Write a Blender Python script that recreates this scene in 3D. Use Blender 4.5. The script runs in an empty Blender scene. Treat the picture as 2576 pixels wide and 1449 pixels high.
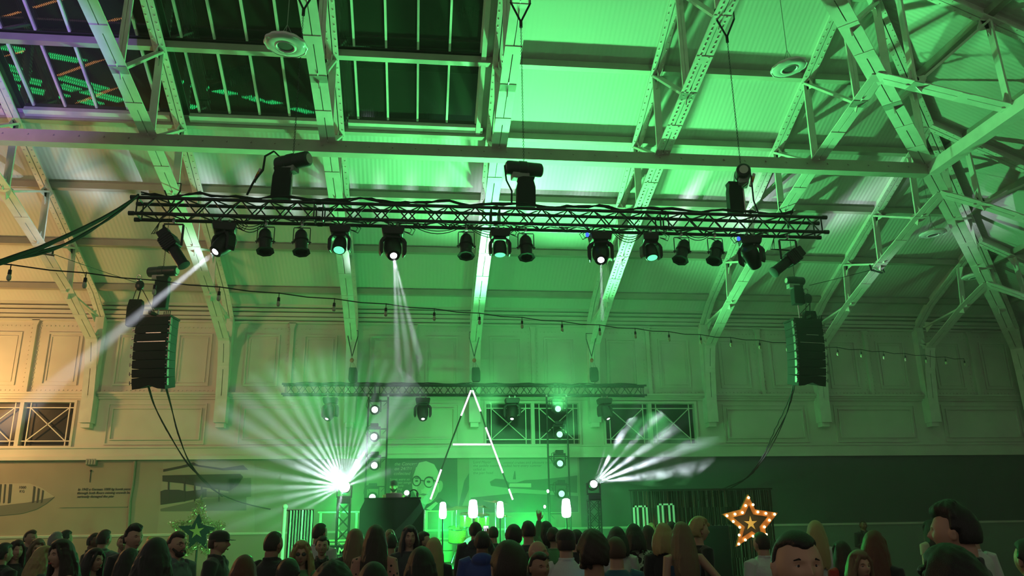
import bpy, math, random
from mathutils import Vector, Matrix, Euler
random.seed(7)
sc = bpy.context.scene
col = sc.collection
R = math.radians
# ---------------------------------------------------------------- camera
W_, H_, F_ = 2576.0, 1449.0, 2001.25
YAW, PITCH, ROLL = 0.1160558, 0.2910616, -0.0153679
CAM = Vector((0.0, 0.0, 1.7))
def cam_axes():
    cy, sy, cp, sp = math.cos(YAW), math.sin(YAW), math.cos(PITCH), math.sin(PITCH)
    f = Vector((sy*cp, cy*cp, sp)); r = Vector((cy, -sy, 0)); u = r.cross(f)
    cr, sr = math.cos(ROLL), math.sin(ROLL)
    return cr*r+sr*u, -sr*r+cr*u, f
AR, AU, AF = cam_axes()
cd = bpy.data.cameras.new('camera'); cam = bpy.data.objects.new('camera', cd); col.objects.link(cam)
m = Matrix((AR, AU, -AF)).transposed().to_4x4(); m.translation = CAM; cam.matrix_world = m
cd.sensor_fit = 'HORIZONTAL'; cd.sensor_width = 36; cd.lens = 36*F_/W_; cd.clip_start = .05; cd.clip_end = 200
sc.camera = cam
def ray(x, y): return AR*((x-W_/2)/F_) + AU*(-(y-H_/2)/F_) + AF
def at(x, y, Y):                      # the point of the hall seen at pixel x, y in the plane at depth Y
    d = ray(x, y); return CAM + d*(Y/d.y)
def atX(x, y, X):
    d = ray(x, y); return CAM + d*(X/d.x)
# ---------------------------------------------------------------- world, exposure
wd = bpy.data.worlds.new('world'); sc.world = wd; wd.use_nodes = True
bg = wd.node_tree.nodes['Background']; bg.inputs[0].default_value = (.50, .46, .37, 1); bg.inputs[1].default_value = .29
sc.view_settings.view_transform = 'Standard'; sc.view_settings.look = 'None'
sc.view_settings.exposure = 0; sc.view_settings.gamma = 1
sc.view_settings.use_curve_mapping = False
cy = sc.cycles
cy.max_bounces = 4; cy.diffuse_bounces = 2; cy.glossy_bounces = 2; cy.transmission_bounces = 2; cy.volume_bounces = 0
cy.transparent_max_bounces = 6; cy.use_adaptive_sampling = True; cy.adaptive_threshold = .03
cy.use_denoising = True; cy.caustics_reflective = False; cy.caustics_refractive = False
cy.sample_clamp_direct = 0; cy.sample_clamp_indirect = 3; cy.use_light_tree = True
# ---------------------------------------------------------------- lights of the hall
GREEN = (.14, 1.0, .27)
def aim(o, target):
    o.rotation_euler = (Vector(target)-o.location).to_track_quat('-Z', 'Y').to_euler()
def lamp(kind, loc, power, color, target=None, angle=60, blend=.5, size=.1):
    l = bpy.data.lights.new('light', kind); l.energy = power; l.color = color
    o = bpy.data.objects.new('light_source', l); col.objects.link(o); o.location = loc
    if kind == 'SPOT': l.spot_size = R(angle); l.spot_blend = blend; l.shadow_soft_size = size
    if kind == 'POINT': l.shadow_soft_size = size
    if kind == 'AREA': l.size = size
    if target is not None: aim(o, target)
    return o
# green floods of the stage, pointing out and up over the crowd (from the two lamp totems and the stage floor)
lamp('SPOT', tuple(at(1403, 1031, 20.6)), 7600, GREEN, (3.8, 10.5, 11), 88, .9, .12)
lamp('SPOT', tuple(at(1240, 1031, 20.6)), 4600, GREEN, (-.6, 10.0, 12), 80, .9, .12)
lamp('SPOT', tuple(at(1407, 1093, 20.6)), 3100, GREEN, (13.5, 12.5, 9.8), 80, .8, .05)
lamp('SPOT', tuple(at(941, 1099, 20.6)), 3300, GREEN, (-8.2, 11.0, 10), 56, .9, .1)
# green wash low over the stage
lamp('SPOT', (2.5, 18.2, 4.9), 260, GREEN, (2.5, 21.5, 2.0), 120, .8, .2)
# warm wall uplight beyond the left end of the picture
lamp('POINT', (-11.9, 19.6, 5.0), 420, (1.0, .50, .16), size=.3)
lamp('SPOT', (-9.5, 8.0, 7.0), 950, (1.0, .55, .30), (-9.0, 22.0, 6.5), 70, .8, .4)
# violet wash of a fixture high on the left
lamp('SPOT', tuple(at(-250, 600, 7.0)), 3400, (.38, .18, 1.0), (-7.6, 13.2, 10.4), 32, .8, .05)
# ---------------------------------------------------------------- mesh builder
class MB:
    def __init__(s): s.v = []; s.f = []; s.m = []
    def add(s, vs, fs, mi=0):
        b = len(s.v); s.v += [tuple(q) for q in vs]; s.f += [tuple(i+b for i in q) for q in fs]; s.m += [mi]*len(fs); return s
    def box(s, a, b, mi=0):
        x0, y0, z0 = [min(p, q) for p, q in zip(a, b)]; x1, y1, z1 = [max(p, q) for p, q in zip(a, b)]
        return s.add([(x0,y0,z0),(x1,y0,z0),(x1,y1,z0),(x0,y1,z0),(x0,y0,z1),(x1,y0,z1),(x1,y1,z1),(x0,y1,z1)],
                     [(0,3,2,1),(4,5,6,7),(0,1,5,4),(1,2,6,5),(2,3,7,6),(3,0,4,7)], mi)
    def bar(s, p, q, w, h, up=(0,0,1), off=(0,0), mi=0, taper=1.0):
        """a bar from p to q, w wide sideways, h deep along up"""
        p, q, up = Vector(p), Vector(q), Vector(up); d = (q-p).normalized()
        sd = d.cross(up)
        if sd.length < 1e-4: sd = d.cross(Vector((1,0,0)))
        sd.normalize(); u = sd.cross(d); o = sd*off[0]+u*off[1]; vs = []
        for c, k in ((p, 1), (q, taper)):
            for a, b in ((-1,-1),(1,-1),(1,1),(-1,1)): vs.append(c+o+sd*(a*w/2*k)+u*(b*h/2*k))
        return s.add(vs, [(0,1,2,3),(7,6,5,4),(0,4,5,1),(1,5,6,2),(2,6,7,3),(3,7,4,0)], mi)
    def tube(s, pts, r, n=8, mi=0, cap=True):
        pts = [Vector(p) for p in pts]; rs = r if isinstance(r, (list, tuple)) else [r]*len(pts)
        vs = []; prev = None
        for i, p in enumerate(pts):
            d = (pts[min(i+1, len(pts)-1)]-pts[max(i-1, 0)])
            d = d.normalized() if d.length > 1e-9 else Vector((0,0,1))
            if prev is None: a = d.orthogonal().normalized()
            else:
                a = prev-d*prev.dot(d); a = a.normalized() if a.length > 1e-6 else d.orthogonal().normalized()
            prev = a; b = d.cross(a)
            for k in range(n):
                t = 2*math.pi*k/n; vs.append(p+a*(math.cos(t)*rs[i])+b*(math.sin(t)*rs[i]))
        fs = []
        for i in range(len(pts)-1):
            for k in range(n): fs.append((i*n+k, i*n+(k+1)%n, (i+1)*n+(k+1)%n, (i+1)*n+k))
        if cap: fs.append(tuple(range(n-1, -1, -1))); fs.append(tuple((len(pts)-1)*n+k for k in range(n)))
        return s.add(vs, fs, mi)
    def lathe(s, prof, n=24, M=None, mi=0, close=True):
        """prof: (radius, height) pairs turned round the local z axis"""
        M = M or Matrix(); vs = []
        for r, z in prof:
            for k in range(n):
                t = 2*math.pi*k/n; vs.append(M @ Vector((r*math.cos(t), r*math.sin(t), z)))
        fs = []
        for i in range(len(prof)-1):
            for k in range(n): fs.append((i*n+k, i*n+(k+1)%n, (i+1)*n+(k+1)%n, (i+1)*n+k))
        if close: fs.append(tuple(range(n-1, -1, -1))); fs.append(tuple((len(prof)-1)*n+k for k in range(n)))
        return s.add(vs, fs, mi)
    def prism(s, poly, d, M=None, mi=0):
        """poly: local x, z pairs; thickness d along local y"""
        M = M or Matrix(); n = len(poly)
        vs = [M @ Vector((x, 0, z)) for x, z in poly]+[M @ Vector((x, d, z)) for x, z in poly]
        fs = [tuple(range(n)), tuple(range(2*n-1, n-1, -1))]+[(i, n+i, n+(i+1) % n, (i+1) % n) for i in range(n)]
        return s.add(vs, fs, mi)
    def ball(s, c, r, n=12, m_=8, mi=0):
        c = Vector(c); rr = r if isinstance(r, (tuple, list)) else (r, r, r); vs = [c+Vector((0,0,-rr[2]))]
        for j in range(1, m_):
            a = math.pi*j/m_-math.pi/2
            for k in range(n):
                t = 2*math.pi*k/n; vs.append(c+Vector((rr[0]*math.cos(a)*math.cos(t), rr[1]*math.cos(a)*math.sin(t), rr[2]*math.sin(a))))
        vs.append(c+Vector((0,0,rr[2]))); fs = [(0, 1+(k+1) % n, 1+k) for k in range(n)]
        for j in range(m_-2):
            for k in range(n): fs.append((1+j*n+k, 1+j*n+(k+1) % n, 1+(j+1)*n+(k+1) % n, 1+(j+1)*n+k))
        e = len(vs)-1; b = 1+(m_-2)*n
        fs += [(b+k, b+(k+1) % n, e) for k in range(n)]
        return s.add(vs, fs, mi)
    def mesh(s, name, mats):
        me = bpy.data.meshes.new(name); me.from_pydata(s.v, [], s.f)
        for mt in (mats if isinstance(mats, (list, tuple)) else [mats]): me.materials.append(mt)
        if any(s.m): me.polygons.foreach_set('material_index', s.m)
        me.validate(); me.update(); return me
    def build(s, name, mats, parent=None, smooth=False, bevel=0, **tags):
        me = s.mesh(name, mats)
        if smooth:
            for p in me.polygons: p.use_smooth = True
            try: me.set_sharp_from_angle(angle=R(40))
            except Exception: pass
        o = bpy.data.objects.new(name, me); col.objects.link(o)
        if bevel:
            b = o.modifiers.new('bevel', 'BEVEL'); b.width = bevel; b.segments = 2; b.limit_method = 'ANGLE'; b.angle_limit = R(40)
        if parent is not None: o.parent = parent
        tag(o, **tags); return o
def tag(o, label=None, cat=None, group=None, kind=None):
    if label: o['label'] = label
    if cat: o['category'] = cat
    if group: o['group'] = group
    if kind: o['kind'] = kind
    return o
def thing(name, label, cat, loc=(0,0,0), rot=(0,0,0), group=None, scale=1.0):
    o = bpy.data.objects.new(name, None); col.objects.link(o); o.location = loc; o.rotation_euler = rot
    o.empty_display_size = .1; o.scale = (scale,)*3
    return tag(o, label, cat, group)
def copy_tree(o, parent=None):
    c = o.copy(); col.objects.link(c); c.parent = parent
    for ch in list(o.children): copy_tree(ch, c)
    return c
# ---------------------------------------------------------------- materials
def mat(name, color, rough=.6, metal=0, emit=None, estr=0, spec=.5, bump=None, noise=None, sheen=0):
    m = bpy.data.materials.new(name); m.use_nodes = True; nt = m.node_tree; b = nt.nodes['Principled BSDF']
    b.inputs['Base Color'].default_value = (*color, 1); b.inputs['Roughness'].default_value = rough
    b.inputs['Metallic'].default_value = metal; b.inputs['Specular IOR Level'].default_value = spec
    if sheen: b.inputs['Sheen Weight'].default_value = sheen
    if emit: b.inputs['Emission Color'].default_value = (*emit, 1); b.inputs['Emission Strength'].default_value = estr
    tc = nt.nodes.new('ShaderNodeTexCoord')
    if noise:                        # (scale, amount): mottled paint, dust
        n = nt.nodes.new('ShaderNodeTexNoise'); n.inputs['Scale'].default_value = noise[0]; n.inputs['Detail'].default_value = 3
        nt.links.new(tc.outputs['Object'], n.inputs['Vector'])
        r = nt.nodes.new('ShaderNodeValToRGB'); k = noise[1]
        r.color_ramp.elements[0].position = .3; r.color_ramp.elements[1].position = .7
        r.color_ramp.elements[0].color = (*[c*(1-k) for c in color], 1); r.color_ramp.elements[1].color = (*[min(1, c*(1+k)) for c in color], 1)
        nt.links.new(n.outputs['Fac'], r.inputs[0]); nt.links.new(r.outputs[0], b.inputs['Base Color'])
    if bump:                         # (scale, strength)
        n = nt.nodes.new('ShaderNodeTexNoise'); n.inputs['Scale'].default_value = bump[0]
        nt.links.new(tc.outputs['Object'], n.inputs['Vector'])
        p = nt.nodes.new('ShaderNodeBump'); p.inputs['Strength'].default_value = bump[1]; p.inputs['Distance'].default_value = .01
        nt.links.new(n.outputs['Fac'], p.inputs['Height']); nt.links.new(p.outputs[0], b.inputs['Normal'])
    return m
def emat(name, color, strength):
    m = bpy.data.materials.new(name); m.use_nodes = True; nt = m.node_tree; nt.nodes.clear()
    e = nt.nodes.new('ShaderNodeEmission'); e.inputs[0].default_value = (*color, 1); e.inputs[1].default_value = strength
    o = nt.nodes.new('ShaderNodeOutputMaterial'); nt.links.new(e.outputs[0], o.inputs[0]); return m
def wave_sheet(name, color, scale, rough, strength, axis='X', dist=.01, spec=.5):
    """corrugated sheet: fine parallel ridges along the slope"""
    m = mat(name, color, rough, spec=spec); nt = m.node_tree; b = nt.nodes['Principled BSDF']; tc = nt.nodes['Texture Coordinate']
    w = nt.nodes.new('ShaderNodeTexWave'); w.bands_direction = axis; w.inputs['Scale'].default_value = scale
    nt.links.new(tc.outputs['Object'], w.inputs['Vector']); p = nt.nodes.new('ShaderNodeBump')
    p.inputs['Strength'].default_value = strength; p.inputs['Distance'].default_value = dist
    nt.links.new(w.outputs['Fac'], p.inputs['Height']); nt.links.new(p.outputs[0], b.inputs['Normal']); return m
M = {}
M['white'] = mat('cream_paint', (.72, .70, .62), .55, noise=(1.5, .06))
M['truss_white'] = mat('white_gloss_paint', (.80, .79, .72), .45, noise=(4, .08))
M['sheet'] = wave_sheet('corrugated_white_sheet', (.70, .70, .64), 3.2, .6, .35)
M['sheet_end'] = wave_sheet('corrugated_white_sheet_end', (.70, .70, .64), 3.2, .6, .35, 'Y')
M['purlin'] = mat('grey_purlin_paint', (.42, .38, .33), .6, noise=(3, .1))
M['glass'] = wave_sheet('dark_corrugated_skylight', (.022, .026, .018), 9.0, .006, .012, spec=.9)
M['black'] = mat('black_powder_coat', (.012, .012, .013), .42)
M['black_matt'] = mat('black_matt', (.010, .010, .011), .8)
M['fabric'] = mat('black_fabric', (.008, .008, .009), .9, bump=(60, .4))
M['chrome'] = mat('bright_metal', (.75, .75, .75), .22, 1)
M['steel'] = mat('dull_steel', (.35, .35, .34), .4, 1)
M['cable'] = mat('black_cable', (.005, .005, .005), .7)
# ================================================================ the hall
X0, S = -8.596, 3.35
def rx(k): return X0+k*S
XC, YW = rx(8), 22.0            # corner of the hall: end wall at x = XC, long wall at y = YW
XL, YN = -15.5, 3.0             # how far the hall is built to the left and towards the camera
CB = .455
def cz(d): return 7.55+CB*d     # ceiling height at distance d from the wall line
# floor
MB().box((XL, -1, -.1), (XC, YW, 0)).build('floor', mat('dark_wooden_floor', (.05, .04, .03), .35, noise=(3, .3)), kind='structure')
# long wall with openings for the pairs of windows
zl, zw0, zw1, zs = 3.49, 3.86, 4.98, 5.13
wins = [(-1, 1), (3, 1), (4, 1)]
w = MB(); lo = MB()
w.box((XL, YW, zl), (XC+.2, YW+.25, zw0)).box((XL, YW, zw1), (XC+.2, YW+.25, 7.7))
edges = []
for k, _ in wins: edges.append((rx(k)+.34, rx(k+1)-.42))
x = XL
for a, b in edges:
    w.box((x, YW, zw0), (a, YW+.25, zw1)); x = b
w.box((x, YW, zw0), (XC+.2, YW+.25, zw1))
w.build('wall_back', M['white'], kind='structure')
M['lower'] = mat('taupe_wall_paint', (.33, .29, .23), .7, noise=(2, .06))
M['lower_dark'] = mat('slate_wall_paint', (.085, .10, .095), .7, noise=(2, .06))
xm = 4.35
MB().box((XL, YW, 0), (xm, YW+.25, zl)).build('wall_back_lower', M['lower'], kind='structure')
MB().box((xm, YW, 1.62), (XC+.2, YW+.25, zl)).build('wall_back_dark', M['lower_dark'], kind='structure')
MB().box((xm, YW, 0), (XC+.2, YW+.25, 1.62)).build('wall_back_dado', mat('grey_dado_paint', (.22, .25, .22), .7), kind='structure')
MB().box((XC, -1, 0), (XC+.25, YW+.2, 7.7)).build('wall_right', M['white'], kind='structure')
tn = 0
def trim(mb, m=None, name='trim', **k):
    global tn; tn += 1
    return mb.build('%s_%d' % (name, tn), m or M['white'], kind='structure', **k)
# ledge below the windows, with thin black cable under it
trim(MB().box((XL, YW-.10, zl), (XC, YW, zl+.10)).box((XL, YW-.05, zl+.10), (XC, YW, zl+.30)).box((XL, YW-.08, zl+.30), (XC, YW, zl+.34)))
trim(MB().box((XL, YW-.02, 1.60), (XC, YW, 1.635)).box((XL, YW-.035, 1.635), (XC, YW, 1.655)))
# sill moulding above the windows
trim(MB().box((XL, YW-.10, zs), (XC, YW, zs+.06)).box((XL, YW-.16, zs+.06), (XC, YW, zs+.11)).box((XL, YW-.06, zs-.06), (XC, YW, zs)))
# cornice at the foot of the roof
co = MB()
for z, d, h in ((7.17, .10, .05), (7.26, .16, .07), (7.36, .13, .10), (7.50, .20, .06), (7.60, .26, .08)): co.box((XL, YW-d, z), (XC, YW, z+h))
trim(co)
# mouldings and panels of the long wall
def ring(mb, x0, x1, z0, z1, Y, w=.035, d=.03):
    mb.box((x0, Y-d, z0), (x1, Y, z0+w)).box((x0, Y-d, z1-w), (x1, Y, z1))
    mb.box((x0, Y-d, z0+w), (x0+w, Y, z1-w)).box((x1-w, Y-d, z0+w), (x1, Y, z1-w))
pan = MB(); riv = MB(); mid = MB()
for k in range(-2, 8):
    a, b = rx(k), rx(k+1)
    if (k, 1) not in wins:
        ring(pan, a+.42, b-.42, zw0+.02, zw1-.02, YW); ring(pan, a+.54, b-.54, zw0+.14, zw1-.14, YW, .03, .045)
    c = (a+b)/2
    for u, v in ((a+.45, c-.32), (c+.32, b-.45)):
        ring(pan, u, v, zs+.30, 6.86, YW, .05, .035); ring(pan, u+.1, v-.1, zs+.40, 6.76, YW, .025, .02)
    # mid-bay rib with flared head and foot
    mid.prism([(-.05, 0), (.05, 0), (.05, 1.78), (.10, 1.95), (-.10, 1.95), (-.05, 1.78)], .10, Matrix.Translation((c, YW-.10, zs+.11)))
    for i in range(int(3.0/.11)):
        xx = a+.25+i*.11
        if xx < b-.2: riv.box((xx, YW-.018, zs+.16), (xx+.025, YW, zs+.185)); riv.box((xx, YW-.018, 7.02), (xx+.025, YW, 7.045))
    for i in range(15):
        zz = zs+.26+i*.12; riv.box((c-.13, YW-.018, zz), (c-.105, YW, zz+.025)); riv.box((c+.105, YW-.018, zz), (c+.13, YW, zz+.025))
trim(pan); trim(mid); trim(riv)
# windows behind white crossed railings
M['night'] = mat('night_glass', (.012, .014, .014), .35, spec=.25)
for n, (a, b) in enumerate(edges):
    o = bpy.data.objects.new('window_%d' % (n+1), None); col.objects.link(o); o['kind'] = 'structure'
    MB().box((a, YW+.17, zw0), (b, YW+.19, zw1)).build('pane', M['night'], o)
    f = MB(); ring(f, a-.06, b+.06, zw0-.06, zw1+.06, YW, .06, .05)
    c = (a+b)/2; f.box((c-.05, YW-.03, zw0), (c+.05, YW+.17, zw1)); f.build('frame', M['white'], o)
    for u, v in ((a, c-.05), (c+.05, b)):
        g = MB(); r = .013
        for z in (zw0+.13, zw1-.13): g.box((u, YW+.04, z-r), (v, YW+.066, z+r))
        for xx in (u+.14, v-.14): g.box((xx-r, YW+.045, zw0), (xx+r, YW+.071, zw1))
        p, q = (u+.14, YW+.05, zw0+.13), (v-.14, YW+.05, zw1-.13)
        g.bar(p, q, .024, .024, (0, 1, 0)); g.bar((p[0], p[1], q[2]), (q[0], q[1], p[2]), .024, .024, (0, 1, 0))
        g.build('railing', M['truss_white'], o)
# warm lamps seen through the left window
wl = emat('warm_lamp_outside', (1, .55, .2), 6)
for px, py, s_ in ((28, 1071, .05), (196, 1047, .055), (180, 1023, .02), (219, 1052, .015)):
    p = at(px, py, 23.4); g_ = MB().ball(p, s_).build('lamp_globe', wl, smooth=True); MB().tube([(p.x, 23.4, p.z), (p.x, 25.02, p.z+.1)], .012, 6).build('bracket', M['purlin'], g_)
    tag(g_, 'small lamp beyond the far left window, %s' % {28: 'the ring-like left one', 196: 'the orange one at centre right', 180: 'the tiny one near the window top', 219: 'the tiny one by the frame'}[px], 'lamp')
MB().box((rx(-2), 25, 2.5), (rx(1), 25.1, 6)).build('wall_outside', mat('outside_wall', (.09, .07, .05), .8), kind='structure')
# ------------------------------------------------ ceiling
th = .06
YR = YW-13.0                     # ridge line height reached 13 m from the wall
ds = 6.0; de = 8.0               # skylight between these distances from the wall
def slab(pts, m, name, kind='structure', t=.06):
    n = len(pts); vs = [Vector(p) for p in pts]+[Vector(p)+Vector((0, 0, t)) for p in pts]
    fs = [tuple(range(n)), tuple(range(2*n-1, n-1, -1))]+[(i, n+i, n+(i+1) % n, (i+1) % n) for i in range(n)]
    return MB().add(vs, fs).build(name, m, kind=kind)
def cp(x, d): return (x, YW-d, cz(d))        # a point on the long slope
D = 16.0
xs = rx(3)-.30                   # right edge of the glazed part
slab([cp(XL, 0), cp(XL, ds), cp(xs, ds), cp(xs, D), cp(XC-D, D), cp(XC, 0)], M['sheet'], 'ceiling')
slab([(XC, YW, cz(0)), (XC-D, YW-D, cz(D)), (XC-D, -1, cz(D)), (XC, -1, cz(0))], M['sheet_end'], 'ceiling_right')
slab([cp(XL, ds), cp(XL, D), cp(xs, D), cp(xs, ds)], M['glass'], 'skylight_glass')
gb = MB()
for k in range(-2, 3):
    a, b = rx(k), rx(k+1)
    L_, R_ = a+.42, (b-.42 if k < 2 else xs-.06)
    for i in range(5):
        x = L_+(R_-L_)*i/4
        for d0, d1 in ((ds+.12, 7.45), (7.75, 9.25), (9.5, 11.2)):
            gb.bar(Vector(cp(x, d0))-Vector((0, 0, .03)), Vector(cp(x, d1))-Vector((0, 0, .03)), .045, .05)
    gb.bar(Vector(cp(a+.2, ds))-Vector((0, 0, .05)), Vector(cp(b-.2, ds))-Vector((0, 0, .05)), .16, .14, (0, CB, 1))
gb.bar(Vector(cp(xs, ds-.1))-Vector((0, 0, .06)), Vector(cp(xs, D))-Vector((0, 0, .06)), .10, .16)
gb.build('skylight_bars', M['truss_white'], kind='structure')
# purlins
pu = MB()
for d in (.9, 2.42, 4.12, 5.86, 7.6, 9.35, 11.1):
    up = Vector((0, -CB, 1)).normalized()
    pu.bar(Vector(cp(XL, d))-Vector((0, 0, .08)), Vector(cp(XC-d, d))-Vector((0, 0, .08)), .16, .15)
    pu.bar((XC-d, YW-d, cz(d)-.08), (XC-d, -1, cz(d)-.08), .16, .15)
pu.build('ceiling_purlins', M['purlin'], kind='structure')
# ------------------------------------------------ roof trusses
LO = [(.30, 4.75), (.42, 5.9), (.60, 6.56), (2.30, 7.32), (4.05, 7.92), (5.80, 8.47), (7.55, 8.92), (9.35, 9.30), (11.15, 9.68), (13.0, 9.95), (15.0, 10.1)]
def loz(d):
    for (a, za), (b, zb) in zip(LO, LO[1:]):
        if d <= b: return za+(zb-za)*(d-a)/(b-a)
    return LO[-1][1]
def upz(d): return cz(d)-.22
DN = [.60, 2.30, 4.05, 5.80, 7.55, 9.35, 11.15, 13.0, 15.0]
def chord(mb, pts, w=.30, gap=.018, plates=True, up=(0, 0, 1), h=.02, flange=.09):
    """two riveted angles side by side, joined by small batten plates"""
    for p, q in zip(pts, pts[1:]):
        p, q = Vector(p), Vector(q); d = (q-p).normalized(); sd = d.cross(Vector(up)).normalized(); u = sd.cross(d)
        for s_ in (-1, 1):
            mb.bar(p, q, (w-gap)/2, h, up, (s_*(w+gap)/4, 0)); mb.bar(p, q, .02, flange, up, (s_*(gap/2+.012), flange/2))
        if plates:
            n = max(1, int((q-p).length/.85)); 
            for i in range(n+1):
                c = p+(q-p)*(i/n); mb.bar(c-d*.09, c+d*.09, w*.98, .012, up, (0, -.012))
def web(mb, p, q, side, w=.075):
    """double-angle strut between the chords, with spread ends"""
    p, q = Vector(p), Vector(q); d = (q-p).normalized(); sv = Vector(side)
    for s_ in (-1, 1): mb.bar(p+sv*(s_*.035), q+sv*(s_*.035), .045, w, side)
    n = d.cross(sv).normalized()
    for c, e in ((p, 1), (q, -1)):
        a = c+d*(e*.32); mb.add([c+n*.17-sv*.008, c-n*.17-sv*.008, a-n*.035-sv*.008, a+n*.035-sv*.008, c+n*.17+sv*.008, c-n*.17+sv*.008, a-n*.035+sv*.008, a+n*.035+sv*.008],
               [(0,1,2,3),(7,6,5,4),(0,4,5,1),(1,5,6,2),(2,6,7,3),(3,7,4,0)])
def truss(P, side, dmax, label, rivets=False, foot=True, group='white lattice roof trusses', w=.30, dense=True):
    """P(d, z) -> world point at distance d from the wall foot"""
    t = thing('roof_truss', label, 'roof truss', P(.3, 4.75), group=group); inv = Matrix.Translation(-Vector(P(.3, 4.75)))
    def put(mb, name):
        mb.v = [tuple(inv @ Vector(v)) for v in mb.v]; return mb.build(name, M['truss_white'], t)
    lo_ = [(d, z) for d, z in LO if d < dmax and d >= (.6 if not foot else 0)]
    if dmax < 15: lo_.append((dmax, loz(dmax)))
    m1 = MB(); chord(m1, [P(d, z) for d, z in lo_], w)
    if rivets:
        for (a, za), (b, zb) in zip(lo_, lo_[1:]):
            p, q = Vector(P(a, za)), Vector(P(b, zb)); L = (q-p).length; d_ = (q-p).normalized(); n = int(L/.11)
            for i in range(n):
                for s_ in (-1, 1):
                    c = p+d_*(L*(i+.5*(s_ > 0))/n)+Vector(side)*(s_*w*.27); m1.box(c+Vector((-.014, -.014, -.024)), c+Vector((.014, .014, -.008)))
    put(m1, 'lower_chord')
    m2 = MB(); ud = [(.12, cz(0)-.35), (.9, upz(.9))]+[(d, upz(d)) for d in (2.42, 4.12, 5.86, 7.6, 9.35, 11.1, 13, 15) if d < dmax]
    if dmax < 15: ud.append((dmax, upz(dmax)))
    up_pts = [P(d, z) for d, z in ud]; chord(m2, up_pts, .24, .02, False, h=.03, flange=.2)
    for p, q in zip(up_pts, up_pts[1:]):
        p, q = Vector(p), Vector(q); L = (q-p).length; n = int(L/.16)
        for i in range(n):
            for s_ in (-1, 1):
                c = p+(q-p)*(i/n)+Vector(side)*(s_*.08); m2.box(c+Vector((-.012, -.012, -.026)), c+Vector((.012, .012, -.010)))
    put(m2, 'upper_chord')
    if foot:
        m3 = MB()
        m3.bar(P(.12, 5.1), P(.12, cz(0)-.3), .26, .22, side); m3.bar(P(.14, 4.42), P(.14, 5.12), .40, .30, side); m3.bar(P(.11, 4.30), P(.11, 4.44), .30, .22, side)
        put(m3, 'foot_post')
    UD = [.55, 2.42, 4.12, 5.86, 7.6, 9.35, 11.1, 13.0, 15.0]
    for i, d in enumerate(DN):
        if d > dmax: break
        u = UD[i]
        if i: w1 = MB(); web(w1, P(u, upz(u)), P(d, loz(d)), side); put(w1, 'vertical')
        if i+1 < len(DN) and DN[i+1] <= dmax:
            w2 = MB(); web(w2, P(u, upz(u) if i else cz(.3)-.5), P(DN[i+1], loz(DN[i+1])), side, .085); put(w2, 'strut')
    w3 = MB(); web(w3, P(.2, 6.75), P(.60, 6.56), side, .06); put(w3, 'strut')
    return t
LAB = {-1: 'white lattice roof truss at the far left edge of the picture', 0: 'white lattice roof truss left of the left line-array loudspeaker, foot by the crossed window',
       1: 'white lattice roof truss crossing behind the left end of the front lighting truss', 2: 'white lattice roof truss with the left chain hoist hung from it',
       3: 'white lattice roof truss at mid picture, at the edge of the dark skylight', 4: 'white roof truss with rows of rivets, right of the middle chain hoist',
       5: 'roof truss passing behind the right end of the front lighting truss', 6: 'short white lattice roof truss right of the right line-array loudspeaker', 7: 'shortest white lattice roof truss in the right corner of the hall'}
for k in range(-1, 8):
    X = rx(k); dm = min(15.2, XC-X-.02)
    truss(lambda d, z, X=X: (X, YW-d, z), (1, 0, 0), dm, LAB[k], rivets=(k == 4))
# diagonal hip truss in the corner
truss(lambda d, z: (XC-d, YW-d, z), (.7071, -.7071, 0), 15.2, 'heavy white diagonal truss running down into the right corner of the hall', foot=True, w=.34)
# trusses of the end slope, on the right
for i, d in enumerate((3.35, 6.7, 10.05, 13.4)):
    Y = YW-d
    truss(lambda e, z, Y=Y: (XC-e, Y, z), (0, 1, 0), d-.02, ['white lattice roof truss of the end slope, lowest one in the right corner', 'white end-slope truss meeting the diagonal truss below the long tie beam', 'white end-slope truss meeting the diagonal truss above the long tie beam', 'uppermost white lattice roof truss of the end slope at upper right'][i], foot=True)
# long tie beam under the kinks of the trusses, and its return along the end slope
def tie(p, q, label):
    p, q = Vector(p), Vector(q); mb = MB(); mb.bar(q-q, p-q, .22, .05, off=(0, -.05)).bar(q-q, p-q, .03, .24, off=(.09, .06)).bar(q-q, p-q, .03, .24, off=(-.09, .06))
    n = int((q-p).length/.45); d = (p-q)/n
    for i in range(n): mb.box(d*i+Vector((-.012, -.13, .06)), d*i+Vector((.012, -.105, .085)))
    o = mb.build('tie_beam', M['purlin'] if 'long' in label else M['truss_white']); o.location = q; tag(o, label, 'beam', 'roof tie beams')
zt = loz(7.55)-.13
tie((XL, YW-7.55, zt), (XC-7.6, YW-7.55, zt), 'long grey tie beam running across the whole picture under the roof trusses')
tie((XC-7.5, YW-7.6, zt), (XC-7.5, 2, zt), 'white tie beam running from the diagonal truss towards the viewer at right')
# ================================================================ rigging
M['label'] = mat('pale_label', (.55, .52, .48), .6)
M['red'] = mat('red_plastic', (.50, .03, .02), .4)
M['yellow'] = mat('yellow_plastic', (.70, .50, .04), .4)
M['plugwhite'] = mat('white_plastic', (.65, .62, .58), .4)
M['blue_led'] = emat('blue_led', (.05, .12, 1.0), 1.6)
M['lens_white'] = emat('white_beam_lens', (.92, .93, 1.0), 9)
M['lens_green'] = emat('green_led_lens', (.10, 1.0, .32), 2.2)
M['lens_dark'] = mat('dark_lens', (.02, .02, .025), .08)
M['lens_dim'] = emat('dim_white_lens_mic_glow', (.9, 1.0, .95), 4)
def inv(o): return o.matrix_world.inverted()
def frame_from(d, up=(0, 0, 1)):
    """rotation whose local -z looks along d"""
    return Vector(d).to_track_quat('-Z', 'Y').to_matrix().to_4x4()
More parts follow.
